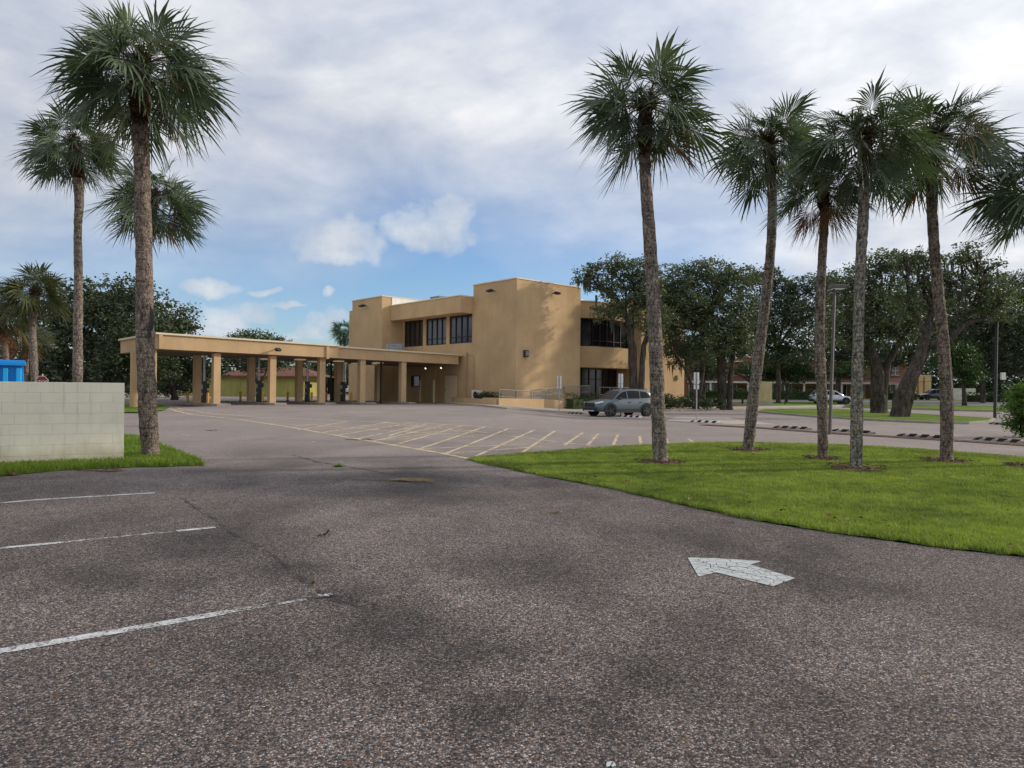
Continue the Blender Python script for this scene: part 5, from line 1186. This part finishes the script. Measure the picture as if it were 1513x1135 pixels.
# ------------------------------------------------------------------ signs, stops, poles
SL = ['in front of the hedge left of the car', 'in front of the car', 'right of the tall left palm trunk']
for (px, py, ptop, wpx), lab in zip(((826, 609.5, 555, 5.5), (917, 614.5, 552, 6.0), (1029, 622.5, 550, 7.5)), SL):
    b = hit(px, py); t = thing('sign_post', 'grey metal parking sign seen from behind, ' + lab, 'sign', b, 'parking signs'); s = b.y / F
    ztop = pix(px, ptop, b.y).z; m = MB(); m.tube([(b.x, b.y, b.z - .05), (b.x, b.y, ztop - .05)], .035, 8); m.build('post', 'galvanised', t)
    m = MB(); m.box((b.x, b.y + .05, ztop - .32), (.31, .012, .62), .25); m.build('sign_plate', 'white_metal', t)
    m = MB(); m.box((b.x, b.y + .05, ztop - .78), (.31, .012, .24), .25); m.build('sign_plate', 'white_metal', t)
    m = MB(); m.tube([(b.x, b.y - .02, ztop - .92), (b.x, b.y - .02, ztop)], .03, 6); m.build('bracket', 'grey_metal', t)
stops = [((838, 611.0), (862, 612.6)), ((914, 615.5), (948, 617.3)), ((1020, 623.3), (1063, 625.5)), ((1142, 632.0), (1196, 634.8)), ((1228, 637.0), (1290, 641.0)), ((1324, 644.0), (1390, 647.8)), ((1438, 649.5), (1512, 655.0)), ((1462, 626.5), (1500, 629.5))]
sl = ['at the foot of the first parking sign', 'at the foot of the sign in front of the car', 'at the foot of the sign right of the tall palm', 'between the slanting palm and the light pole', 'behind the front palm trunks', 'left of the leaning palm trunk', 'at the right edge beside the mulch strip', 'farthest right beside the leafy shrub']
for k, (((a, b), (c, d)), lab) in enumerate(zip(stops, sl)):
    p, q = hit(a, b), hit(c, d); L = (q - p).length; e = (q - p).normalized(); L = max(L, 1.7) if k != 0 else L; nrm = Vector((-e.y, e.x, 0)).normalized()
    t = thing('wheel_stop', 'striped black wheel stop ' + lab, 'wheel stop', p, 'striped wheel stops'); up_ = Vector((0, 0, 1))
    for nm, mat, seg_ in (('rubber_block', 'rubber', 0), ('reflective_stripe', 'white_metal' if 1 <= k < 3 else 'island_concrete', 1)):
        m = MB()
        N_ = 8
        for j in range(N_):
            if j % 2 != seg_: continue
            f0, f1 = j / N_ + .0, (j + 1) / N_; A_, B_ = p + e * L * f0, p + e * L * f1; sk = e * .10
            vs = []
            for X_, shift in ((A_, 0), (B_, 0)):
                for off, h in ((-.09, -.02), (-.05, .11 if seg_ == 0 or 1 <= k < 3 else .07), (.05, .11 if seg_ == 0 or 1 <= k < 3 else .07), (.09, -.02)): vs.append(X_ + nrm * off + up_ * (h if not (j == 0 and X_ is A_) and not (j == N_ - 1 and X_ is B_) else min(h, .06)) + (sk if h > 0 else Vector((0, 0, 0))))
            m.add(vs, [(0, 1, 5, 4), (1, 2, 6, 5), (2, 3, 7, 6), (3, 2, 1, 0), (4, 5, 6, 7)])
        m.build(nm, mat, t)
# lamp poles
pb = hit(1226, 642); t = thing('light_pole', 'grey square light pole with a flat box lamp head among the palms', 'street lamp', pb)
ptop_ = pix(1233, 437, pb.y); m = MB(); m.tube([pb, ptop_], [.072, .058], 4); m.build('pole', 'pole_grey', t)
hd = pix(1237, 424, pb.y); m = MB(); m.box((hd.x, hd.y, hd.z), (.52, .42, .15)); m.build('lamp_head', 'pole_grey', t, bevel=.03)
m = MB(); m.box((hd.x, hd.y, hd.z - .085), (.44, .34, .02)); m.build('lens', 'headlight', t)
m = MB(); m.tube([ptop_, Vector((hd.x - .12, hd.y, hd.z - .02))], .05, 6); m.build('bracket', 'pole_grey', t)
b2_ = hit(1470, 618.5); t = thing('light_pole', 'tall thin black light pole at the right end of the kerbed grass island', 'street lamp', b2_)
tp = pix(1473, 474, b2_.y); m = MB(); m.tube([b2_, tp], [.12, .10], 4); m.build('pole', 'pole_black', t)
m = MB(); m.box((tp.x - .35, tp.y, tp.z - .05), (.9, .3, .12)); m.build('lamp_head', 'pole_black', t, bevel=.02)
b3_ = hit(1482, 602); t = thing('small_lamp_post', 'thin lamp post with a small white lantern beyond the black pole', 'street lamp', b3_)
tp = pix(1482, 556, b3_.y); m = MB(); m.tube([b3_, tp], .06, 6); m.build('post', 'pole_black', t)
m = MB(); m.box((tp.x, tp.y, tp.z), (.45, .3, .8)); m.build('lantern', 'white_metal', t, bevel=.03)
# yellow monument sign
q = hit(1129, 599.5); t = thing('monument_sign', 'blank pale yellow slab sign on a low block base on the roadside lawn', 'sign', q); s = q.y / F
m = MB(); zt_ = pix(1130, 564.5, q.y).z; m.box((q.x + .1, q.y, (q.z + .5 + zt_) / 2), (18.5 * s, .5, zt_ - q.z - .45)); m.build('slab', 'stucco_pale', t, bevel=.02)
m = MB(); m.box((q.x + .1, q.y, q.z + .2), (20 * s, .7, .55)); m.build('base', 'concrete', t, bevel=.02)
for px, py, hpx, lab in ((1097, 598.5, 9, 'short black post in the grass left of the pale sign slab'), (1160, 598.5, 10, 'thin dark post in the grass right of the pale sign slab')):
    b = hit(px, py); z1 = pix(px, py - hpx, b.y).z; m = MB(); m.box((b.x, b.y, (b.z + z1) / 2), (.2 if px < 1100 else .1, .12, z1 - b.z)); m.box((b.x, b.y, z1), (.35 if px < 1100 else .12, .16, .1)); o = m.build('marker_post', 'dark_metal', origin=b); tag(o, lab, 'post')
# utility wires
for i, (y0, y1, lab) in enumerate(((499, 486, 'highest'), (510, 497, 'second highest'), (523, 512, 'third highest'), (541, 536, 'lowest'))):
    a, b = pix(1040, y0 + 26, 96), pix(1640, y1, 96); pts = [a.lerp(b, k / 14) - Vector((0, 0, 1.3 * math.sin(math.pi * k / 14))) for k in range(15)]
    m = MB(); m.tube(pts, .028, 4); o = m.build('utility_wire', 'dark_metal', origin=a); tag(o, lab + ' thin black overhead wire along the far street', 'wire', 'overhead wires')
m = MB(); pz = pix(1650, 480, 96); m.tube([gz(pz.x, 96), (pz.x, 96, pz.z + 1.0)], .16, 8); m.box((pz.x, 96, pz.z + .2), (.12, 2.2, .12)); o = m.build('utility_pole', 'wood_dry', origin=gz(pz.x, 96)); tag(o, 'wooden utility pole holding the overhead wires at the right', 'utility pole')

# ------------------------------------------------------------------ debris
def debris(px, py, L, ang, n, mat, lab, name='fallen_frond', spread=.5, w=.02):
    c = hit(px, py); m = MB()
    for k in range(n):
        a = ang + random.uniform(-spread, spread); l = L * random.uniform(.5, 1); p0 = c + Vector((math.cos(ang), math.sin(ang), 0)) * random.uniform(-.1, .1) * L
        p1 = p0 + Vector((math.cos(a), math.sin(a), 0)) * l; sd = Vector((-math.sin(a), math.cos(a), 0)) * w / 2; md = p0.lerp(p1, .5); z = random.uniform(.01, .03)
        m.add([p0 - sd + Vector((0, 0, .01)), p0 + sd + Vector((0, 0, .01)), md + sd + Vector((0, 0, z + .03)), md - sd + Vector((0, 0, z + .02)), p1 + Vector((0, 0, .012))], [(0, 1, 2, 3), (3, 2, 4)])
    m.tube([c + Vector((0, 0, .02)), c - Vector((math.cos(ang), math.sin(ang), 0)) * L * .8 + Vector((0, 0, .02))], [.012, .006], 5)
    o = m.build(name, mat, origin=c); tag(o, lab, 'debris')
debris(578, 711, .85, -.05, 34, 'palm_dry', 'brown fallen palm frond lying on the asphalt of the drive', spread=.28)
debris(742, 685, .35, .3, 22, 'palm_dry', 'small tuft of dry palm fibres at the tip of the lawn island', spread=1.2, w=.012)
debris(145, 697, .5, .1, 12, 'palm_dead', 'curled brown palm husk in the verge below the block wall', spread=.3, w=.06)
debris(8, 703, .3, .1, 8, 'palm_dead', 'brown palm husk at the left edge of the verge', spread=.3, w=.05)
debris(244, 686, .3, -.3, 5, 'paper_white', 'pale peeled palm husk beside the split-trunk palm', spread=.15, w=.08)
debris(530, 651, .5, -.1, 6, 'palm_boot', 'small dark twig lying on the yellow hatching border', name='fallen_twig', spread=.2)
debris(313, 637, .25, 0, 5, 'palm_boot', 'tiny dark leaf scrap on the lane near the faded lettering', name='fallen_twig', spread=.3, w=.04)
debris(480, 792, .12, .9, 3, 'palm_boot', 'small brown twig on the near drive', name='fallen_twig', spread=.1, w=.012)
debris(820, 760, .12, .2, 4, 'palm_dry', 'small tan leaf on the near drive', name='fallen_leaf', spread=.2, w=.03)
debris(462, 865, .04, .2, 3, 'palm_dry', 'tiny orange leaf beside the long white parking line', name='fallen_leaf', spread=.3, w=.02)
m = MB()
for k in range(420):
    px = random.uniform(-40, 1550); py = 650 + 485 * random.random() ** 1.6
    if k % 3 == 0: px = random.uniform(700, 1500); py = 690 + (px - 700) * .17 + random.uniform(-14, 26)
    c = hit(px, py); a = random.uniform(0, 6.28); L = random.uniform(.008, .026) * (1 + (c.y > 8) * 1.0); e = Vector((math.cos(a), math.sin(a), 0)) * L; q = Vector((-math.sin(a), math.cos(a), 0)) * L * random.uniform(.15, .4); z = Vector((0, 0, random.uniform(.008, .02) + (.05 if in_poly(np.array([c.x]), np.array([c.y]), LAWN_R)[0] else 0)))
    m.add([c - e + z, c + q + z * 1.3, c + e + z, c - q + z], [(0, 1, 2, 3)], random.choice((0, 0, 1, 2)))
o = m.build('leaf_litter', ['palm_dry', 'palm_dead', 'palm_boot']); o['kind'] = 'stuff'; o['label'] = 'scattered small dry leaves and husk scraps on drive and lawn'; o['category'] = 'litter'
# weed in the crack
V, Fc = leaf_cloud([(hit(500, 690) + Vector((0, 0, .02)), .09, .04, .02)], .03, 3, 77, clump=.035); o = npmesh('weed', V, Fc, 'weed_leaf'); tag(o, 'small green weed growing in the drive crack', 'weed')

# ------------------------------------------------------------------ light and sky
SUN_EL, SUN_AZ = rad(22), rad(14)     # azimuth measured from +X towards +Y
sd = bpy.data.lights.new('sun', 'SUN'); so = bpy.data.objects.new('sun', sd); COL.objects.link(so)
sdir = Vector((math.cos(SUN_AZ) * math.cos(SUN_EL), math.sin(SUN_AZ) * math.cos(SUN_EL), math.sin(SUN_EL)))
so.rotation_euler = sdir.to_track_quat('Z', 'Y').to_euler(); so.location = (30, 0, 40)
sd.energy = 3.0; sd.angle = rad(2.0); sd.color = (1.0, .90, .76)
wd = bpy.data.worlds.new('World'); SC.world = wd; wd.use_nodes = True; nt = wd.node_tree; N = nt.nodes; Lk = nt.links
for n_ in list(N): N.remove(n_)
class WT(NT):
    def __init__(s): s.n = N; s.l = Lk
t = WT(); out = t.add('ShaderNodeOutputWorld')
sky = t.add('ShaderNodeTexSky'); sky.sky_type = 'NISHITA'; sky.sun_disc = False; sky.sun_elevation = SUN_EL; sky.sun_rotation = math.pi / 2 - SUN_AZ; sky.air_density = 1.0; sky.dust_density = .6; sky.ozone_density = 2.0
bgs = t.add('ShaderNodeBackground'); bgs.inputs[1].default_value = .13; t.link(t.mix(1.0, sky.outputs[0], (.86, 1.0, 1.22), 'MULTIPLY'), bgs.inputs[0])
dirn = t.coord('Generated'); sx = t.add('ShaderNodeSeparateXYZ'); t.link(dirn, sx.inputs[0]); X_, Y_, Z_ = sx.outputs
zz = t.math('MAXIMUM', Z_, .0)
# planar cloud deck coordinates
den = t.math('ADD', zz, .28); cb = t.add('ShaderNodeCombineXYZ'); t.link(t.math('DIVIDE', X_, den), cb.inputs[0]); t.link(t.math('DIVIDE', Y_, den), cb.inputs[1])
deck = cb.outputs[0]
mp = t.add('ShaderNodeMapping'); t.link(deck, mp.inputs[0]); mp.inputs['Scale'].default_value = (1.5, 1.7, 1); mp.inputs['Rotation'].default_value = (0, 0, .45); mp.inputs['Location'].default_value = (1.3, .4, 0)
n1 = t.noise(mp.outputs[0], 1.1, 9, .56, .35); n2 = t.noise(mp.outputs[0], 3.1, 7, .55, .3)
# elevation / azimuth masks (deck thins to open blue low in front-left)
yy = t.math('MAXIMUM', Y_, .05); tx0 = t.math('DIVIDE', X_, yy); tz0 = t.math('DIVIDE', Z_, yy)
wn = t.add('ShaderNodeTexNoise'); wn.inputs['Scale'].default_value = 17; wn.inputs['Detail'].default_value = 5; t.link(dirn, wn.inputs['Vector']); ws = t.add('ShaderNodeSeparateColor'); t.link(wn.outputs['Color'], ws.inputs[0])
tx = t.math('MULTIPLY_ADD', t.math('SUBTRACT', ws.outputs[0], .5), .075, tx0); tz = t.math('MULTIPLY_ADD', t.math('SUBTRACT', ws.outputs[1], .5), .055, tz0)
ex = t.math('DIVIDE', t.math('ADD', tx0, .20), .74); ez = t.math('DIVIDE', t.math('SUBTRACT', tz0, .02), .29)
r2 = t.math('ADD', t.math('MULTIPLY', ex, ex), t.math('MULTIPLY', ez, ez))
wob = t.math('MULTIPLY', t.math('SUBTRACT', t.noise(dirn, 3.2, 5, .55), .5), 1.3)
hole = t.ramp(t.math('MULTIPLY', t.math('ADD', r2, wob), .5), [(.12, 0.0), (.40, .62), (.80, 1.0)])
hole = t.math('MAXIMUM', hole, t.ramp(Y_, [(0.0, 1.0), (.12, 0.0)]))
thick = t.math('MULTIPLY_ADD', n1, .9, t.math('MULTIPLY', n2, .25))
deckmask = t.math('MULTIPLY', t.ramp(thick, [(.30, .68), (.5, .93), (.62, 1.0)]), hole)
shade = t.ramp(t.math('MULTIPLY_ADD', n2, .35, t.math('MULTIPLY', n1, .75)), [(.36, (.44, .50, .62)), (.50, (.60, .645, .74)), (.60, (.76, .785, .84)), (.70, (.97, .97, .985))])
# brighter toward upper centre/right where the sun thins the cloud
glow = t.ramp(t.math('MULTIPLY_ADD', X_, .30, t.math('MULTIPLY', Z_, .8)), [(.0, .86), (.25, 1.0), (.55, 1.18)])
shade = t.mix(1.0, shade, glow, 'MULTIPLY')
# cumulus puffs low over the horizon
puffs = [(500, 368, 60, 36), (515, 352, 40, 30), (640, 352, 62, 40), (665, 330, 34, 36), (300, 427, 42, 13), (385, 432, 24, 8), (330, 470, 40, 24), (372, 462, 28, 16), (310, 490, 70, 14), (492, 440, 15, 9), (495, 475, 26, 18), (470, 495, 40, 14), (440, 495, 30, 8), (430, 455, 22, 5), (1190, 395, 32, 22), (1260, 372, 36, 18), (1320, 392, 50, 20), (225, 470, 40, 24)]
pn = t.noise(dirn, 26, 7, .62); pw_ = t.math('MULTIPLY', t.math('SUBTRACT', pn, .5), 3.0); best = None
for (px, py, rx, ry) in puffs:
    d = ray(px, py); cx_, cz_ = d.x / d.y, d.z / d.y
    a = t.math('MULTIPLY', t.math('SUBTRACT', tx, cx_), F / rx); b = t.math('MULTIPLY', t.math('SUBTRACT', tz, cz_), F / ry)
    b = t.math('MAXIMUM', b, t.math('MULTIPLY', b, -1.7)); v = t.math('SUBTRACT', 1.15, t.math('ADD', t.math('MULTIPLY', a, a), t.math('MULTIPLY', b, b))); best = v if best is None else t.math('MAXIMUM', best, v)
pm_ = t.ramp(t.math('MULTIPLY_ADD', t.math('ADD', best, pw_), .5, .25), [(.04, 0.0), (.40, .5), (.85, .96)])
pm_ = t.math('MULTIPLY', pm_, t.ramp(Y_, [(.05, 0.0), (.15, 1.0)]))
pc = t.ramp(t.noise(dirn, 14, 5, .6), [(.35, (.52, .60, .70)), (.62, (.72, .77, .83))])
bgc = t.add('ShaderNodeBackground'); t.link(shade, bgc.inputs[0]); bgc.inputs[1].default_value = 1.0
bgp = t.add('ShaderNodeBackground'); t.link(pc, bgp.inputs[0]); bgp.inputs[1].default_value = 1.0
m1 = t.add('ShaderNodeMixShader'); t.link(pm_, m1.inputs[0]); t.link(bgs.outputs[0], m1.inputs[1]); t.link(bgp.outputs[0], m1.inputs[2])
m2 = t.add('ShaderNodeMixShader'); t.link(deckmask, m2.inputs[0]); t.link(m1.outputs[0], m2.inputs[1]); t.link(bgc.outputs[0], m2.inputs[2]); t.link(m2.outputs[0], out.inputs[0])
SC.view_settings.view_transform = 'Standard'; SC.view_settings.look = 'None'; SC.view_settings.exposure = 0
for o in list(bpy.data.objects):
    if o.name == 'x' and not o.users_collection: bpy.data.objects.remove(o)
